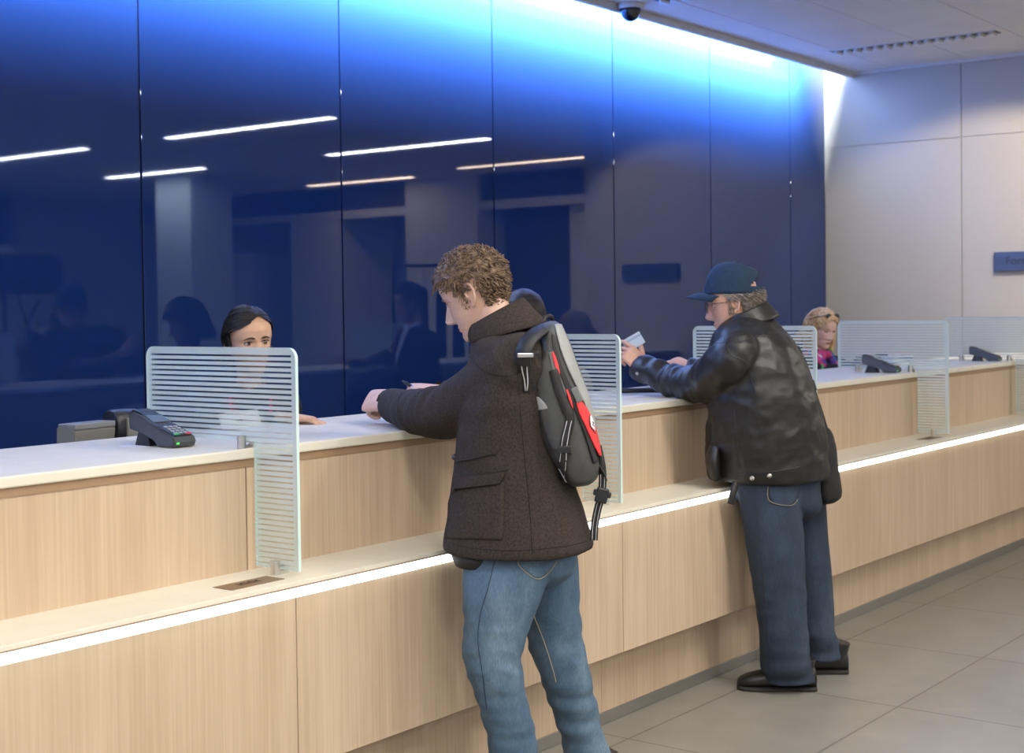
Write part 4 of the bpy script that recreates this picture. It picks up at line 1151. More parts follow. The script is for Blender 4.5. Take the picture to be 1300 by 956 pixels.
    for sg in (-1, 1): obj('sideburn', tufts(T, lambda p: -.004 < p.y < .02 and p.x*sg > .045 and .34 < p.z/HH+.5 < .60, 160, .011, .0012, lambda p: (0, .1, -1), 9, lift=.15, curl=.2), M['hair_grey'], hair, world=q)
    TH = T; T = T @ Matrix.Translation((0, .002, .012)) @ Matrix.Rotation(math.radians(15), 4, 'X')
    # cap
    M['cap'] = mat('navy_cap_cloth', (.004, .018, .042), .85, col2=(.006, .028, .062), vscale=60, bump=.25, bscale=500)
    bm = bmesh.new(); NT = 60; rings = []
    for j in range(20):
        u = j/19; z = .022+(.140-.022)*math.sin(u*PI/2); k = math.cos(u*PI/2)**.62
        ring = []
        for i in range(NT):
            th = 2*PI*i/NT; x = .0855*math.sin(th)*k; y = (.108 if math.cos(th) > 0 else .116)*math.cos(th)*k-.004
            zz = z-.008*(1-u)*math.cos(th)-(.012*u if math.cos(th) < 0 else 0)*abs(math.cos(th))
            ring.append(bm.verts.new(T @ Vector((x, y, zz))))
        rings.append(ring)
    for j, (r0, r1) in enumerate(zip(rings, rings[1:])):
        for i in range(NT):
            a = abs(((i+.5)/NT*2-1))                   # near 0 at the back of the head
            if 3 <= j <= 9 and a < .30-.035*(j-3)*.9: continue      # opening over the strap
            bm.faces.new((r0[i], r0[(i+1) % NT], r1[(i+1) % NT], r1[i]))
    top = bm.verts.new(T @ Vector((0, -.004, .1405)))
    for i in range(NT): bm.faces.new((rings[-1][i], rings[-1][(i+1) % NT], top))
    for v in [v for v in bm.verts if not v.link_faces]: bm.verts.remove(v)
    bm.normal_update(); cap = obj('baseball_cap', bm, M['cap'], root, world=q); m_ = cap.modifiers.new('t', 'SOLIDIFY'); m_.thickness = .003
    bm = bmesh.new(); g_ = []
    for a in range(17):
        u = -1+2*a/16; row = []
        for b_ in range(9):
            v = b_/8; ang = u*math.radians(62)
            x = .083*math.sin(ang)*(1-.05*v); y0 = .106*math.cos(ang)-.006; y = y0+v*(.068*math.cos(ang*1.15)+.004)
            row.append(bm.verts.new(T @ Vector((x, y, .020-.016*v*v-.012*abs(u)**2-.006*v))))
        g_.append(row)
    for r0, r1 in zip(g_, g_[1:]):
        for i in range(8): bm.faces.new((r0[i], r1[i], r1[i+1], r0[i+1]))
    bm.normal_update(); o = obj('brim', bm, M['cap'], cap, world=q); m_ = o.modifiers.new('t', 'SOLIDIFY'); m_.thickness = .004; m_.offset = 0
    bm = bmesh.new(); ball(bm, T @ Vector((0, -.004, .1420)), .006, 12); obj('cap_button', bm, M['cap'], cap, world=q)
    # bald crown seen through the opening is the head itself
    T = TH
    # glasses
    gm = mat('glasses_metal', (.20, .17, .13), .25, metal=1)
    gl = empty('glasses', (0, 0, 0)); gl.parent = root
    gl.name = 'glasses'
    for sx in (-1, 1):
        bm = bmesh.new(); pts = []
        for i in range(25):
            a = 2*PI*i/24; pts.append(T @ Vector((sx*(.033+.025*math.cos(a)), .102-.010*abs(math.cos(a)*.5+.5)*.8, -.001+.021*math.sin(a))))
        tube(bm, pts, .0012, n=6, k=1, cap=False); obj('rim', bm, gm, gl, world=q)
        bm = bmesh.new(); tube(bm, [T @ Vector((sx*.058, .096, .008)), T @ Vector((sx*.074, .075, .009)), T @ Vector((sx*.080, .02, .006)), T @ Vector((sx*.080, -.008, .008)), T @ Vector((sx*.080, -.022, -.006))], .0014, n=6, k=4); obj('temple', bm, gm, gl, world=q)
    bm = bmesh.new(); tube(bm, [T @ Vector((-.009, .103, .004)), T @ Vector((0, .106, .007)), T @ Vector((.009, .103, .004))], .0013, n=6, k=3); obj('bridge', bm, gm, gl, world=q)
    # card held up
    c = at(804, 434, 6.02); e1 = (-IL*.88+Z*.50).normalized(); e2 = (Z*.88+IL*.50).normalized(); nn = e1.cross(e2).normalized()
    Mx = Matrix.Translation(c) @ Matrix((e1, e2, nn)).transposed().to_4x4()
    r = empty('bank_card', c, 0, 'pale blue plastic card held up in the leather jacket man\'s fingers', 'card')
    obj('card_body', BX((-.043, -.027, -.0006), (.043, .027, .0006), .0005, 1, Mx), mat('card_pale_blue', (.50, .60, .74), .25), r, world=c, smooth=False)
    obj('card_stripe', BX((-.0425, .008, .0006), (.0425, .017, .0011), 0, 1, Mx), mat('card_stripe', (.28, .36, .52), .3), r, world=c, smooth=False)
    obj('card_chip', BX((-.032, -.014, .0006), (-.020, -.005, .0012), 0, 1, Mx), mat('card_chip', (.6, .62, .66), .3), r, world=c, smooth=False)
    # gold ring on the hand
    p0 = tL[2].lerp(wrL, .42)
    return root, T, tL, wrL
root_e, TE, tips_e, wr_e = elder()

def shoulder_bag():
    root = empty('shoulder_bag', at(1052, 632, 5.78), 0, 'black fabric shoulder bag hanging behind the man in the leather jacket', 'bag')
    q = root.location.copy(); f = hor(122); s = hor(212)
    m_ = mat('black_bag_fabric', (.010, .010, .010), .8, bump=.4, bscale=120, bdist=.002)
    D = 5.78
    bm = bmesh.new()
    def sc(xa, ya, xb, yb, rs):
        a, b = at(xa, ya, D), at(xb, yb, D); return ((a+b)/2, (b-a)/2, s*rs)
    loft(bm, [sc(1024, 545, 1046, 541, .05), sc(1024, 551, 1053, 547, .10), sc(1024, 570, 1059, 564, .14), sc(1026, 600, 1063, 594, .15), sc(1030, 622, 1066, 616, .15), sc(1036, 633, 1065, 627, .14), sc(1040, 636, 1060, 632, .10)], n=32, k=5, e=.7)
    b = remesh(bm, .006, 3); fold(b, lambda p, n: .007*noise.noise(Vector((p.x*9, p.y*9, p.z*6)))+.003*ridged(p*16))
    bag = obj('bag_body', b, m_, root, world=q)
    pts = [at(936, 420, 5.95), at(955, 415, 5.84), at(985, 420, 5.66), at(1006, 440, 5.56), at(1021, 468, 5.58), at(1032, 500, 5.63), at(1041, 525, 5.70), at(1048, 546, 5.74)]
    bm = bmesh.new()
    st = obj('strap', webfree([at(1010, 440, 5.70), at(1022, 466, 5.66), at(1031, 495, 5.64), at(1040, 522, 5.69), at(1048, 548, 5.74)], .030, -FW+RT*.4, thick=.004), M['lining'], root, world=q)
    bm = bmesh.new(); P = [at(1048, 548, 5.735)+RT*.008*math.cos(a)+Z*.010*math.sin(a) for a in [2*PI*i/16 for i in range(17)]]
    tube(bm, P, .0018, n=6, k=1, cap=False); obj('strap_ring', bm, M['metal'], st, world=q)
    obj('strap_keeper', webfree([at(1028, 484, 5.635), at(1032, 497, 5.635)], .036, -FW+RT*.4, thick=.008), M['black'], st, world=q)
shoulder_bag()

# ================================================================== tellers and others
def stander(pos, head_c, yaw, head_yaw, pitch, roll, hs, skin, top_m, trouser_m, female, label, wr, hand_fwd, shw=.19, vox=.008, curls=None, shirt=None, nose=.9, lidv=.4, brow=None, handd=None, leanz=0, chest=.11, elat=.35):
    "a standing figure: pos on the floor, head centre, wrists given"
    root = empty('person', pos, 0, label, 'person'); q = Vector(pos)
    f = hor(yaw); s = hor(yaw+90)
    hc = Vector(head_c); nk = hc-Z*.135-f*.03; sh = nk-Z*.075-f*.01
    pel = Vector((pos[0], pos[1], .90*hc.z/1.48)); pel = pel.lerp(Vector((nk.x, nk.y, pel.z)), .25)
    T = headT(hc, head_yaw, pitch, roll, hs)
    def sc(t, rf, rs, dz=0): c = pel.lerp(sh, t); return (c+Z*dz, f*rf, s*rs)
    bm = bmesh.new()
    bust = .02 if female else 0
    loft(bm, [sc(-.22, .11, shw*.86), sc(0, .105, shw*.82), sc(.35, .095, shw*(.72 if female else .84)), sc(.68, chest+bust, shw*.88), sc(.88, chest, shw*.98), sc(1.0, .085, shw*.85), (sh+Z*.03, f*.065, s*.12), (sh+Z*.05, f*.05, s*.06)], n=32, e=.93)
    arms = []
    for sg, w_ in zip((1, -1), wr):
        a = sh+s*sg*(shw*.93)-Z*.035; w_ = Vector(w_); mid = (a+w_)/2; L_ = (w_-a).length; bend = math.sqrt(max(.0, .29**2-(L_/2)**2)) if L_ < .58 else 0.02
        el = mid+(-Z*.9-f*.35+s*sg*elat).normalized()*bend; arms.append((a, el, w_))
        tube(bm, [sh+s*sg*.10-Z*.01, a, a.lerp(el, .5), el, el.lerp(w_, .5), w_-(w_-el).normalized()*.0], [.05, .062, .055, .048, .042, .036], n=20, k=4)
    b = remesh(bm, vox, 4)
    fold(b, lambda p, n: .004*noise.noise(Vector((p.x*10, p.y*10, p.z*6)))+sum(g1((p-e_).length, .09)*.006*ridged(p*14) for _, e_, _ in arms))
    top = obj('jacket' if shirt else 'top', b, top_m, root, world=q)
    bm = bmesh.new()
    loft(bm, [(pel+Z*.10, f*.10, s*shw*.78), (pel, f*.11, s*shw*.84), (pel-Z*.10, f*.105, s*shw*.82)], n=24)
    for sg in (1, -1):
        h = pel+s*sg*.085-Z*.06; k = Vector((pos[0], pos[1], .47))+s*sg*.09; a = Vector((pos[0], pos[1], .07))+s*sg*.10
        tube(bm, [h, k, a, a-Z*.02], [.095, .07, .058, .06], n=20, k=4)
        shoe(root, q, Vector((a.x, a.y, 0))+f*.18, Vector((a.x, a.y, 0))-f*.09)
    obj('trousers', remesh(bm, .010, 3), trouser_m, root, world=q)
    bmB = bmesh.new()
    loft(bmB, [(pel-Z*.03, f*.08, s*shw*.7), (sh-Z*.05, f*.07, s*shw*.7)], n=20, k=3)
    tube(bmB, [sh-Z*.04, nk-Z*.02, nk+Z*.03, T @ Vector((0, -.025, -.04))], [.07, .052 if not female else .045, .050 if not female else .043, .05], n=20, k=4)
    for (a, el, w_) in arms: tube(bmB, [sh, a, el, w_], [.05, .045, .036, .026])
    for sg in (1, -1):
        k = Vector((pos[0], pos[1], .47))+s*sg*.09; a = Vector((pos[0], pos[1], .05))+s*sg*.10
        tube(bmB, [pel+s*sg*.07, k, a], [.08, .05, .035])
    body = remesh(bmB, .007, 3)
    hb = bmesh.new(); head(hb, T, female, nose); join(body, hb)
    for i, (a, el, w_) in enumerate(arms):
        d = (w_-el).normalized(); fw_ = Vector(hand_fwd[i]) if hand_fwd[i] else d
        hm, _ = hand(w_, fw_, Z*.9-f*.1 if handd is None else handd, 1 if i == 1 else -1, curl=(12, 14, 16, 18), s=.88 if female else 1)
        join(body, hm)
    body = obj('body', body, [skin, M['lip']], root, world=q)
    eyes(body, T, q, lidv, skin, female, brow)
    return root, T, q, f, s, sh, body, top

def sheet(pts_rows, m, name, parent, q, th=.004):
    bm = bmesh.new(); prev = None
    for row in pts_rows:
        vs = [bm.verts.new(p) for p in row]
        if prev:
            for i in range(len(vs)-1): bm.faces.new((prev[i], prev[i+1], vs[i+1], vs[i]))
        prev = vs
    bm.normal_update(); o = obj(name, bm, m, parent, world=q); md = o.modifiers.new('t', 'SOLIDIFY'); md.thickness = th; return o

M['navy'] = mat('navy_suit_cloth', (.010, .013, .026), .8, bump=.2, bscale=400)
M['blackknit'] = mat('black_knit', (.012, .012, .013), .9, bump=.3, bscale=300)
# --- teller behind the first divider
hc = at(316, 433, 5.10)
root, T, q, f, s, sh, body, top = stander((hc.x+.10, hc.y+.12, 0), hc, 232, 250, 5, 4, .99, M['skin_c'], M['blackknit'], M['navy'], True,
    'smiling teller with parted black hair and pink lanyard behind the striped glass divider', (atz(366, ZT+.022, 4.74), at(250, 560, 5.0)), (RT*.95-FW*.1-Z*.10, None), shw=.142, lidv=.60, nose=.8, elat=-1.0)
def lh(p):
    t = p.z/HH+.5
    if p.y > .045: return t > .875-abs(p.x+.012)*2.4
    if p.y > .02: return t > .72
    if p.y > -.01: return t > .46
    return t > .12
hair = obj('hair', scalp(T, lh, lambda p: .003+.005*max(0, min(1, p.z/.08))), M['hair_black'], root, world=q)
def flow1(p): return Vector(((1 if p.x > -.012 else -1)*.9, -.9, -.55))
obj('hair_locks', tufts(T, lh, 2400, .06, .0021, flow1, 11, lift=.035, curl=.10, off=.008, hug=True), M['hair_black'], hair, world=q)
bm = bmesh.new(); tube(bm, [T @ Vector((0, -.105, .02)), T @ Vector((.0, -.125, -.03)), T @ Vector((.02, -.115, -.10)), T @ Vector((.03, -.10, -.16))], [.03, .032, .026, .01], n=14, k=4)
obj('ponytail', bm, M['hair_black'], hair, world=q)
pink = mat('pink_lanyard', (.75, .03, .16), .6)
for sg in (1, -1):
    pts = [sh+s*sg*.055+Z*.055-f*.02, sh+s*sg*.070+Z*.02+f*.055, sh+s*sg*.062-Z*.08+f*.122, sh+s*sg*.035-Z*.20+f*.155, sh+s*sg*.006-Z*.30+f*.155]
    obj('lanyard', webfree(pts, .011, f, thick=.0025), pink, top, world=q)
c = sh-Z*.33+f*.155; obj('name_badge', BX((-.03, -.002, -.045), (.03, .002, .045), .001, 1, Matrix.Translation(c) @ Matrix.Rotation(math.radians(232-90), 4, 'Z')), M['paper'], top, world=q, smooth=False)
# --- teller behind the curly haired man (mostly hidden; reflected in the blue wall)
hc = Vector((5.03, 3.80, 1.435))
root, T, q, f, s, sh, body, top = stander((5.12, 3.86, 0), hc, 214, 205, 16, 0, .97, M['skin_c'], M['blackknit'], M['navy'], True,
    'dark haired teller in black mostly hidden behind the curly haired customer', ((4.82, 3.74, .98), (5.02, 3.70, .98)), (None, None), shw=.18)
def lh2(p):
    t = p.z/HH+.5
    if p.y > .06: return t > .80
    if p.y > .01: return t > .66
    return True
hair = obj('hair', scalp(T, lh2, lambda p: .018+.010*max(0, min(1, p.z/.08))), M['hair_black'], root, world=q)
obj('hair_locks', tufts(T, lh2, 1300, lambda p: .09 if p.z < .05 else .06, .0034, lambda p: (p.x*8, -.4, -1), 12, lift=.03, curl=.06, off=.020, hug=True), M['hair_black'], hair, world=q)
# --- teller in the suit (seen in the reflection)
hc = Vector((6.86, 3.77, 1.535))
root, T, q, f, s, sh, body, top = stander((6.97, 3.84, 0), hc, 202, 200, 10, 0, 1.0, M['skin_b'], M['navy'], M['navy'], False,
    'teller in navy suit, white shirt and red tie reflected in the blue wall', ((6.62, 3.48, 1.15), (6.84, 3.46, 1.15)), (None, None), elat=0, shw=.19, shirt=True)
rows = []
for j in range(9):
    u = j/8; w_ = .052*(1-u)+.006
    c = sh+Z*.055-Z*(.36*u)+f*(.072+.072*min(1, u*2.2))
    rows.append([c+s*w_*v-f*.012*abs(v) for v in (-1, -.5, 0, .5, 1)])
sheet(rows, M['paper'], 'shirt_front', top, q, .006)
bm = bmesh.new(); tube(bm, [sh+Z*.045+f*.090, sh+f*.122, sh-Z*.10+f*.148, sh-Z*.26+f*.150], [.017, .014, .022, .026], n=10, k=4, flat=.35, ref=s); obj('tie', bm, mat('red_tie', (.30, .03, .05), .5), top, world=q)
bm = bmesh.new()
for sg in (1, -1): tube(bm, [sh+s*sg*.055+Z*.075-f*.03, sh+s*sg*.060+Z*.06+f*.03, sh+s*sg*.018+Z*.035+f*.078], .012, n=8, k=4, flat=.6)
obj('shirt_collar', bm, M['paper'], top, world=q)
c = sh+s*.105-Z*.10+f*.118; obj('name_badge', BX((-.032, -.002, -.011), (.032, .004, .011), .001, 1, Matrix.Translation(c) @ Matrix.Rotation(math.radians(202+90), 4, 'Z')), M['paper'], top, world=q, smooth=False)
def sh_p(p):
    t = p.z/HH+.5
    if p.y > .06: return t > .78
    if p.y > .012: return t > .60
    if p.y > -.03: return t > .60
    return t > .27
hair = obj('hair', scalp(T, sh_p, .012), M['hair_black'], root, world=q)
obj('hair_locks', tufts(T, sh_p, 700, .022, .0026, lambda p: (p.x*2, -.6, -.5), 13, lift=.2, curl=.15, off=.008), M['hair_black'], hair, world=q)
# --- blonde teller
hc = at(1043, 417, 9.08)
root, T, q, f, s, sh, body, top = stander((hc.x+.06, hc.y+.14, 0), hc, 246, 252, 16, 0, .99, M['skin_d'], M['blackknit'], M['navy'], True,
    'blonde teller with sunglasses on her hair and colourful scarf looking down', ((hc.x-.22, 3.62, 1.15), (hc.x+.14, 3.60, 1.15)), (None, None), shw=.18, lidv=.22, nose=.9, brow=M['hair_blond'])
def lh3(p):
    t = p.z/HH+.5
    if p.y > .06: return t > .80
    if p.y > .02: return t > .68
    if p.y > -.02: return t > .45
    return t > .15
hair = obj('hair', scalp(T, lh3, lambda p: .012+.006*max(0, min(1, p.z/.08))), M['hair_blond'], root, world=q)
obj('hair_locks', tufts(T, lh3, 1500, lambda p: .10 if p.z < .03 else .09, .0030, lambda p: ((1 if p.x > 0 else -1)*.9, -.5, -.9), 14, lift=.03, curl=.05, off=.012, hug=True), M['hair_blond'], hair, world=q)
bm = bmesh.new()
for sg, n_ in ((1, 26), (-1, 26)):
    rnd = random.Random(sg+7)
    for i in range(n_):
        x0 = sg*(.066+rnd.uniform(0, .018)); y0 = rnd.uniform(-.07, .035)
        tube(bm, [T @ Vector((x0*.9, y0, .055)), T @ Vector((x0*1.08, y0, 0)), T @ Vector((x0*1.1, y0+.01, -.07)), T @ Vector((x0*1.0, y0+.022, -.15)), T @ Vector((x0*.85, y0+.03, -.22-rnd.uniform(0, .04)))], [.006, .0085, .009, .007, .002], n=6, k=3)
obj('long_locks', bm, M['hair_blond'], hair, world=q)
sg_ = empty('sunglasses', (0, 0, 0)); sg_.parent = root
for sx in (-1, 1):
    bm = bmesh.new(); vs = ball(bm, (0, 0, 0), 1, 14)
    for v in vs: c = v.co.copy(); v.co = T @ Vector((sx*.034+c.x*.028, .070+c.y*.004-.25*c.z*.02, .100+c.z*.018))
    obj('dark_lens', bm, M['black'], sg_, world=q)
    bm = bmesh.new(); tube(bm, [T @ Vector((sx*.062, .066, .102)), T @ Vector((sx*.082, .03, .088)), T @ Vector((sx*.090, -.03, .055))], .0045, n=8, k=4, flat=.6); obj('temple', bm, M['black'], sg_, world=q)
bm = bmesh.new(); tube(bm, [T @ Vector((-.085, .045, .094)), T @ Vector((-.070, .066, .104))], .006, n=8, k=2); obj('silver_hinge', bm, M['metal'], sg_, world=q)
sm = bpy.data.materials.new('colourful_scarf'); sm.use_nodes = True; nt = sm.node_tree; b_ = nt.nodes['Principled BSDF']; b_.inputs['Roughness'].default_value = .8
vz = nt.nodes.new('ShaderNodeTexVoronoi'); vz.inputs['Scale'].default_value = 22; tc = nt.nodes.new('ShaderNodeTexCoord'); nt.links.new(tc.outputs['Object'], vz.inputs['Vector'])
rp = nt.nodes.new('ShaderNodeValToRGB'); rp.color_ramp.interpolation = 'CONSTANT'; el = rp.color_ramp.elements; el[0].color = (.45, .03, .12, 1); el[1].position = .32; el[1].color = (.10, .03, .22, 1)
for pz, cc in ((.5, (.55, .06, .20)), (.66, (.03, .10, .42)), (.78, (.05, .32, .06)), (.88, (.7, .68, .66))): e = el.new(pz); e.color = (*cc, 1)
sx_ = nt.nodes.new('ShaderNodeSeparateXYZ'); nt.links.new(vz.outputs['Color'], sx_.inputs[0]); nt.links.new(sx_.outputs[0], rp.inputs[0]); nt.links.new(rp.outputs[0], b_.inputs['Base Color'])
bm = bmesh.new()
tube(bm, [sh+Z*.06-f*.05, sh+Z*.055+s*.075, sh+Z*.04+f*.075, sh+Z*.055-s*.075, sh+Z*.06-f*.05], .030, n=14, k=6)
for sg in (1, -1): tube(bm, [sh+Z*.04+s*sg*.045+f*.06, sh-Z*.06+s*sg*.05+f*.13, sh-Z*.2+s*sg*.05+f*.165, sh-Z*.34+s*sg*.04+f*.16], [.028, .032, .036, .03], n=12, k=4, flat=.6)
b2 = remesh(bm, .006, 2); fold(b2, lambda p, n: .006*ridged(p*18)); obj('scarf', b2, sm, root, world=q)

# ================================================================== things on the counter
def terminal():
    "payment terminal: card reader wedge on a foot; local +y towards the customer's keypad end... x across"
    r = empty('payment_terminal')
    bm = bmesh.new()
    # side outline (y, z): rear high end at y=-.11, keypad end at y=+.10
    prism(bm, [(-.118, .052), (-.122, .098), (-.105, .104), (-.055, .092), (.0, .068), (.055, .048), (.098, .034), (.106, .018), (.098, .004), (.02, .003), (.0, .020), (-.05, .038)], -.043, .043, 'yz')
    bmesh.ops.bevel(bm, geom=[e for e in bm.edges if abs(e.verts[0].co.x-e.verts[1].co.x) < 1e-6], offset=.004, segments=2, affect='EDGES')
    autosmooth(obj('housing', bm, M['darkgrey'], r), 40)
    bm = bmesh.new(); prism(bm, [(-.105, .0), (-.085, .05), (-.045, .048), (-.03, .0)], -.030, .030, 'yz'); obj('foot', bm, M['black'], r, smooth=False)
    bm = bmesh.new(); prism(bm, [(-.12, .100), (-.118, .112), (-.085, .106), (-.06, .096)], -.030, .030, 'yz'); obj('paper_cover', bm, M['black'], r, smooth=False)
    sl = -math.atan2(.068-.034, .098)
    def face(y): return .0685-.0353*(y/.098)*1.0 if y > 0 else .068-.024*(y/.055)*-1*-1
    kp = []
    Mx = Matrix.Translation((0, .052, .0515)) @ Matrix.Rotation(sl, 4, 'X')
    obj('keypad_plate', BX((-.036, -.046, 0), (.036, .044, .0025), .001, 1, Mx), M['black'], r, smooth=False)
    for i in range(3):
        for j in range(4):
            obj('key', BX((-.026+.0185*i, .024-.0165*j-.0, .0025), (-.026+.0185*i+.013, .024-.0165*j+.010, .0055), .001, 1, Mx), M['key'], r, smooth=False)
    obj('cancel_key', BX((-.031, .0365, .0025), (-.013, .0435, .006), .001, 1, Mx), M['key_red'], r, smooth=False)
    obj('enter_key', BX((.012, .0365, .0025), (.031, .0435, .006), .001, 1, Mx), M['key_green'], r, smooth=False)
    Ms = Matrix.Translation((0, -.030, .0835)) @ Matrix.Rotation(-math.atan2(.036, .075), 4, 'X')
    obj('screen', BX((-.030, -.024, -.001), (.030, .022, .0022), .001, 1, Ms), mat('lcd_screen', (.10, .13, .15), .15), r, smooth=False)
    obj('status_light', BX((.024, .104, .012), (.034, .1065, .018)), mat('green_led', (.1, .6, .1), .3, emit=(.1, .9, .1), estr=.6), r, smooth=False)
    return r
M['key'] = mat('grey_key', (.34, .36, .38), .5); M['key_red'] = mat('red_key', (.75, .04, .05), .5); M['key_green'] = mat('green_key', (.04, .45, .12), .5)
t0 = terminal()
spots = [((2.60, 3.235, ZT), 179, .90, 'grey payment terminal with red and green keys in front of first divider'),
         ((7.27, 3.10, ZT), 183, .86, 'dark payment terminal on the counter before the fourth divider'),
         ((8.86, 3.10, ZT), 183, .82, 'dark payment terminal farthest along the counter')]
for i, (p, rz, k, lb) in enumerate(spots):
    o = t0 if i == 0 else copy_tree(t0)
    o.location = p; o.rotation_euler = (0, 0, math.radians(rz)); o.scale = (k, k, k); tag(o, lb, 'payment terminal', 'payment terminals on the counter')
# receipt slip tucked under the near terminal
c = Vector((2.50, 3.27, ZT))
o = obj('receipt_slip', BX((-.02, -.045, 0), (.02, .045, .0008), 0, 1), M['paper'], None, smooth=False); o.location = (2.545, 3.30, ZT+.0002); tag(o, 'small white slip lying beside the nearest payment terminal', 'paper')
c = at(300, 540, 4.62); c.z = ZT
r = empty('paper_slip', (2.98, 3.36, ZT), 0, 'white folded paper slip standing against the first striped divider', 'paper')
a0, a1, a2, a3 = at(276, 526, 4.50), at(327, 519, 4.62), at(333, 547, 4.60), at(282, 551, 4.50)
a2.z = ZT+.004; a3.z = ZT+.004
bm = bmesh.new(); rows = []
for j in range(7):
    v = j/6; L_ = a0.lerp(a3, v); R_ = a1.lerp(a2, v); rows.append([L_.lerp(R_, i/8)+FW*(.012*math.sin(i/8*PI)*(1-v)) for i in range(9)])
o = sheet(rows, M['paper'], 'slip', r, r.location.copy(), .0006)
n_ = (a1-a0).cross(a3-a0).normalized(); n_ = n_ if n_.dot(CAM-a0) > 0 else -n_
bm = bmesh.new(); cc = a0.lerp(a2, .5); e1 = (a1-a0).normalized(); e2 = n_.cross(e1)
for i, w_ in enumerate((.006, .005, .006, .004, 0, .002, .002, .004)):
    if w_: box(bm, (-w_/2, -.003, 0), (w_/2, .003, .0006), 0, 1, Matrix.Translation(cc+e1*(-.020+i*.0068)+n_*.0105) @ Matrix((e1, e2, n_)).transposed().to_4x4())
obj('printed_line', bm, M['grey'], o, world=r.location.copy(), smooth=False)
pp = BX((-.075, -.05, 0), (.075, .05, .0008), 0, 1, Matrix.Rotation(.5, 4, 'Z'))
o = obj('paper_sheet', pp, M['paper'], None, smooth=False); o.location = (2.93, 3.36, ZT+.0002); tag(o, 'white sheet of paper lying on the worktop behind the first divider', 'paper')
pp = BX((-.09, -.06, 0), (.09, .06, .0012), 0, 1, Matrix.Rotation(.4, 4, 'Z'))
x = aty(838, 497, 3.20); o = obj('paper_sheet', pp, M['paper'], None, smooth=False); o.location = (5.22, 3.24, ZT+.0002); tag(o, 'white paper lying on the worktop under the leather sleeve', 'paper')
r = empty('signature_pen', (5.20, 3.30, ZT), 0, 'thick black pen on the white paper under the leather sleeve', 'pen')
c = r.location.copy(); a, b_ = Vector((5.11, 3.37, ZT+.014)), Vector((5.26, 3.22, ZT+.014))
bm = bmesh.new(); tube(bm, [a, a.lerp(b_, .1), a.lerp(b_, .85), b_], [.009, .012, .012, .006], n=14, k=1, flat=.9); obj('barrel', bm, M['black'], r, world=c)
bm = bmesh.new(); tube(bm, [a.lerp(b_, .55)+Z*.013, a.lerp(b_, .92)+Z*.013], .002, n=8, k=1); obj('clip', bm, M['metal'], r, world=c)
# plate let into the ledge, paper pens area
for k, x in enumerate((2.54, 7.22)):
    r = empty('ledge_plate', (x, 2.826, .786), 0, ['brown plate with worn lettering on the ledge below the first divider', 'brown plate on the ledge below the fourth divider'][k], 'plate', 'brown plates on the ledge')
    obj('plate', BX((-.092, -.036, 0), (.092, .036, .0016), .0005, 1), mat('bronze_plate', (.25, .16, .09), .35, metal=.4), r, smooth=False)
    bm = bmesh.new(); rnd = random.Random(4)
    xx = -.035
    for i in range(6):
        w_ = rnd.uniform(.009, .014); box(bm, (xx, -.012, .0016), (xx+.003, .014, .0022)); 
        if i % 2: box(bm, (xx, .010, .0016), (xx+w_-.002, .014, .0022))
        else: box(bm, (xx, -.001, .0016), (xx+w_-.003, .003, .0022))
        xx += w_+.003
    obj('worn_marks', bm, M['gap'], r, smooth=False)
# office devices on the teller side
def desk_printer(x, y, rz, lb):
    r = empty('desk_display', (x, y, ZT-.37), math.radians(rz), lb, 'display')
    obj('base', BX((-.06, -.05, 0), (.06, .06, .012), .003, 2), M['grey'], r)
    bm = bmesh.new(); tube(bm, [(0, .02, .01), (0, .015, .20), (0, .0, .34)], .016, n=14, k=3); obj('stand', bm, M['grey'], r)
    bm = bmesh.new(); prism(bm, [(-.035, .335), (-.045, .395), (-.020, .412), (.030, .408), (.034, .34)], -.085, .085, 'yz')
    bmesh.ops.bevel(bm, geom=bm.edges[:], offset=.004, segments=2, affect='EDGES'); autosmooth(obj('casing', bm, M['taupe'], r), 40)
    obj('rim', BX((-.082, -.046, .398), (.082, .026, .4155), .003, 2), M['grey'], r, smooth=False)
    return r
M['taupe'] = mat('taupe_plastic', (.17, .165, .14), .5)
desk_printer(2.66, 3.68, 8, 'taupe display back standing behind the worktop at far left')
r = empty('desk_telephone', (2.84, 3.70, ZT-.37), 0, 'black rounded telephone top showing behind the worktop beside payment terminal', 'telephone')
c = r.location.copy()
bm = bmesh.new(); box(bm, (-.07, -.08, 0), (.07, .08, .02), .005, 2); box(bm, (-.03, -.01, .02), (.03, .05, .34), .008, 2); obj('riser', bm, M['black'], r)
bm = bmesh.new(); loft(bm, [(Vector((-.075, .0, .385)), Vector((0, .040, 0)), Vector((0, 0, .050))), (Vector((-.06, .0, .39)), Vector((0, .044, 0)), Vector((0, 0, .056))), (Vector((.04, 0, .388)), Vector((0, .042, 0)), Vector((0, 0, .052))), (Vector((.07, 0, .38)), Vector((0, .03, 0)), Vector((0, 0, .036)))], n=24, e=.8); obj('shell', bm, M['black'], r)
obj('side_panel', BX((-.045, -.050, .345), (.065, -.040, .420), .004, 2), M['taupe'], r, smooth=False)
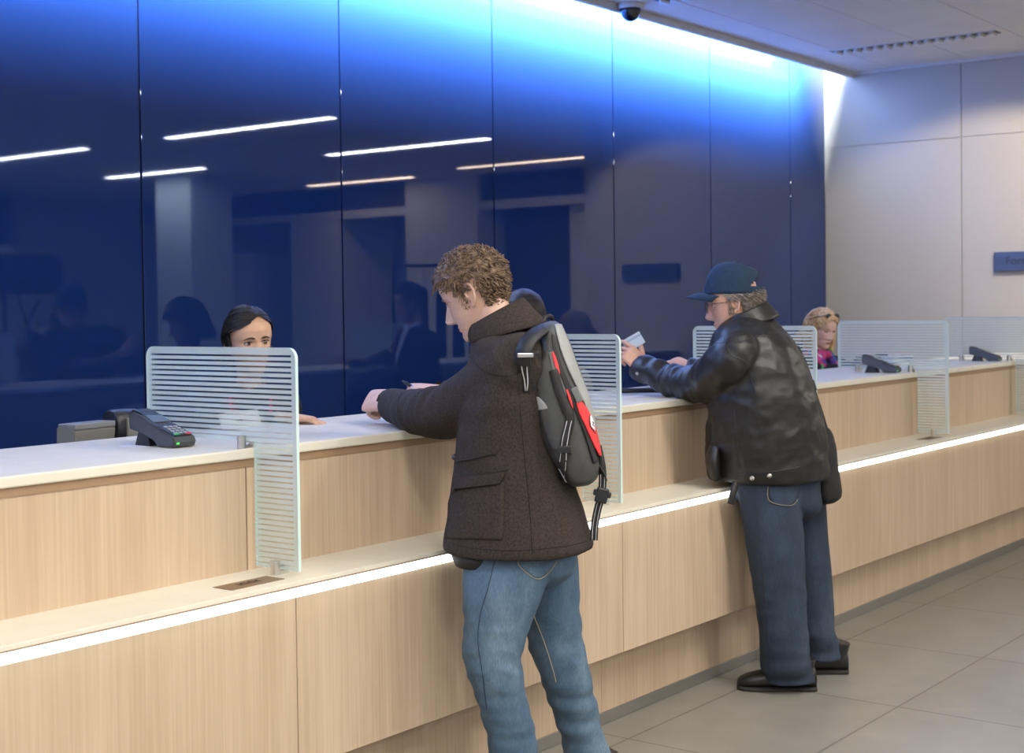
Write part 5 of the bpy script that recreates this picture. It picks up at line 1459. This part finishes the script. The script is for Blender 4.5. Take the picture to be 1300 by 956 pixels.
# rounded monitor back behind the raised hand
r = empty('office_chair', (6.05, 4.25, 0), math.radians(20), 'dark rounded office chair back behind the raised card hand', 'chair')
bm = bmesh.new(); prism(bm, [(.21*math.cos(a)*(1.0), .98+.17*math.sin(a)) for a in [2*PI*i/40 for i in range(40)]], -.025, .025, 'xz'); bmesh.ops.bevel(bm, geom=bm.edges[:], offset=.012, segments=3, affect='EDGES'); obj('backrest', bm, mat('chair_fabric', (.02, .022, .03), .8), r)
bm = bmesh.new(); prism(bm, [(.235*math.cos(a), .98+.195*math.sin(a)) for a in [2*PI*i/40 for i in range(40)]], -.045, -.027, 'xz'); obj('back_shell', bm, M['grey'], r)
obj('seat', BX((-.24, .02, .52), (.24, .46, .60), .03, 3), M['black'], r)
bm = bmesh.new(); cyl(bm, (0, .24, .10), (0, .24, .53), .025); obj('gas_column', bm, M['metal'], r)
obj('spine', BX((-.03, -.01, .55), (.03, .03, .95), .006, 2), M['grey'], r)
for k in range(5):
    a = 2*PI*k/5; bm = bmesh.new(); tube(bm, [(0, .24, .10), (.26*math.cos(a), .24+.26*math.sin(a), .055)], [.02, .014], n=8, k=1)
    lgo = obj('leg', bm, M['black'], r); bm = bmesh.new(); cyl(bm, (.26*math.cos(a)-.012, .24+.26*math.sin(a), .028), (.26*math.cos(a)+.012, .24+.26*math.sin(a), .028), .028, 16); obj('castor', bm, M['black'], lgo)
# stack of leaflets behind the fourth divider
r = empty('leaflet_tray', (8.18, 3.42, ZT), math.radians(-8), 'low tray of blue and white leaflets behind the fourth divider', 'leaflets')
c = Vector((0, 0, 0))
for i in range(5): obj('leaflet', BX((-.12+.015*i, -.05, .004+.010*i), (.10+.012*i, .05, .012+.010*i), .001, 1), [M['paper'], mat('leaflet_blue', (.12, .25, .42), .5)][i % 2], r, smooth=False)
obj('tray', BX((-.15, -.06, 0), (.15, .06, .004)), M['glass_edge'], r, smooth=False)

# ------------------------------------------------------------------ sign on the end wall
r = empty('wall_sign', (XW, 3.32, 1.775), 0, 'small navy plaque reading Foreign on the beige end wall', 'sign')
obj('plaque', BX((-.035, -.276, -.070), (-.004, .276, .070), .003, 2), mat('navy_sign', (.045, .065, .14), .5), r, smooth=False)
obj('bracket', BX((-.012, -.20, -.055), (0, .20, .055)), M['wood_edge'], r, smooth=False)
cu = bpy.data.curves.new('txt', 'FONT'); cu.body = 'Foreign'; cu.size = .082; cu.extrude = .001; cu.align_x = 'LEFT'
to = bpy.data.objects.new('txt', cu); COL.objects.link(to); me = evald(to); bpy.data.objects.remove(to)
me.transform(Matrix(((0, 0, -1, -.0365), (-1, 0, 0, .19), (0, 1, 0, -.022), (0, 0, 0, 1))))
me.flip_normals()
obj('lettering', me, mat('sign_ink', (.018, .022, .05), .6), r, smooth=False)

# ------------------------------------------------------------------ lobby things seen only in the reflection
r = empty('coat_rack', (9.85, 1.62, 0), math.radians(50), 'black coat rack with dark coats reflected behind the suited teller', 'coat rack')
for sx in (-.52, .52):
    bm = bmesh.new(); cyl(bm, (sx, 0, .10), (sx, 0, 1.93), .018, 12); p_ = obj('post', bm, M['black'], r)
    bm = bmesh.new(); tube(bm, [(sx, -.25, .06), (sx, 0, .10), (sx, .25, .06)], .018, n=10, k=3); obj('foot', bm, M['black'], p_)
    for yy in (-.25, .25):
        bm = bmesh.new(); cyl(bm, (sx-.012, yy, .035), (sx+.012, yy, .035), .035, 14); obj('castor', bm, M['black'], p_)
bm = bmesh.new(); cyl(bm, (-.54, 0, 1.87), (.54, 0, 1.87), .016, 12); obj('rail', bm, M['black'], r)
cm = mat('dark_coat_cloth', (.015, .016, .02), .9)
for i in range(6):
    x = -.40+.15*i; bm = bmesh.new()
    loft(bm, [(Vector((x, 0, 1.66)), Vector((.02, 0, 0)), Vector((0, .05, 0))), (Vector((x, 0, 1.60)), Vector((.035, 0, 0)), Vector((0, .22, 0))), (Vector((x, 0, 1.2)), Vector((.05, 0, 0)), Vector((0, .25, 0))), (Vector((x, 0, .72)), Vector((.055, 0, 0)), Vector((0, .27, 0)))], n=20, e=.8)
    fold(bm, lambda p, n: .015*noise.noise(Vector((p.x*8, p.y*14, p.z*2))))
    w0 = r.matrix_world
    o = obj('hanging_coat', bm, cm, None)
    ang = math.radians(50); o.location = (9.85, 1.62, .0); o.rotation_euler = (0, 0, ang)
    tag(o, 'dark coat hanging on the black coat rack in the lobby', 'coat', 'dark coats on the coat rack')
    bm = bmesh.new(); tube(bm, [(x, 0, 1.65), (x, 0, 1.83), (x, .02, 1.87), (x, .0, 1.892), (x, -.018, 1.87)], .004, n=6, k=3); obj('hook', bm, M['metal'], o)
r = empty('rolled_banner_stand', (4.10, 3.62-.02, 0), 0)
bpy.data.objects.remove(r)
# photographic lamp box on a stand, reflected at far left
r = empty('light_stand', (6.2, .51, 0), math.radians(24), 'black cylindrical lamp box on a thin stand reflected at far left', 'light stand')
bm = bmesh.new(); cyl(bm, (-.7, 0, 1.78), (.28, 0, 1.78), .15, 40); lb_ = obj('lamp_box', bm, M['black'], r); autosmooth(lb_)
bm = bmesh.new(); cyl(bm, (.275, 0, 1.78), (.295, 0, 1.78), .158, 40); autosmooth(obj('end_rim', bm, M['darkgrey'], lb_))
bm = bmesh.new(); cyl(bm, (-.10, 0, .35), (-.10, 0, 1.66), .018, 12); obj('pole', bm, M['black'], r)
for k in range(3):
    a = 2*PI*k/3+.4; bm = bmesh.new(); cyl(bm, (-.10, 0, .60), (-.10+.42*math.cos(a), .42*math.sin(a), .012), .011, 10); obj('leg', bm, M['black'], r)
bm = bmesh.new(); tube(bm, [(.0, -.03, 1.63), (.05, -.03, 1.45), (.12, -.03, 1.30), (.10, -.03, 1.20), (.04, -.03, 1.32), (.12, -.03, 1.52), (.16, -.03, 1.60)], .010, n=8, k=5); obj('cable', bm, M['black'], r)
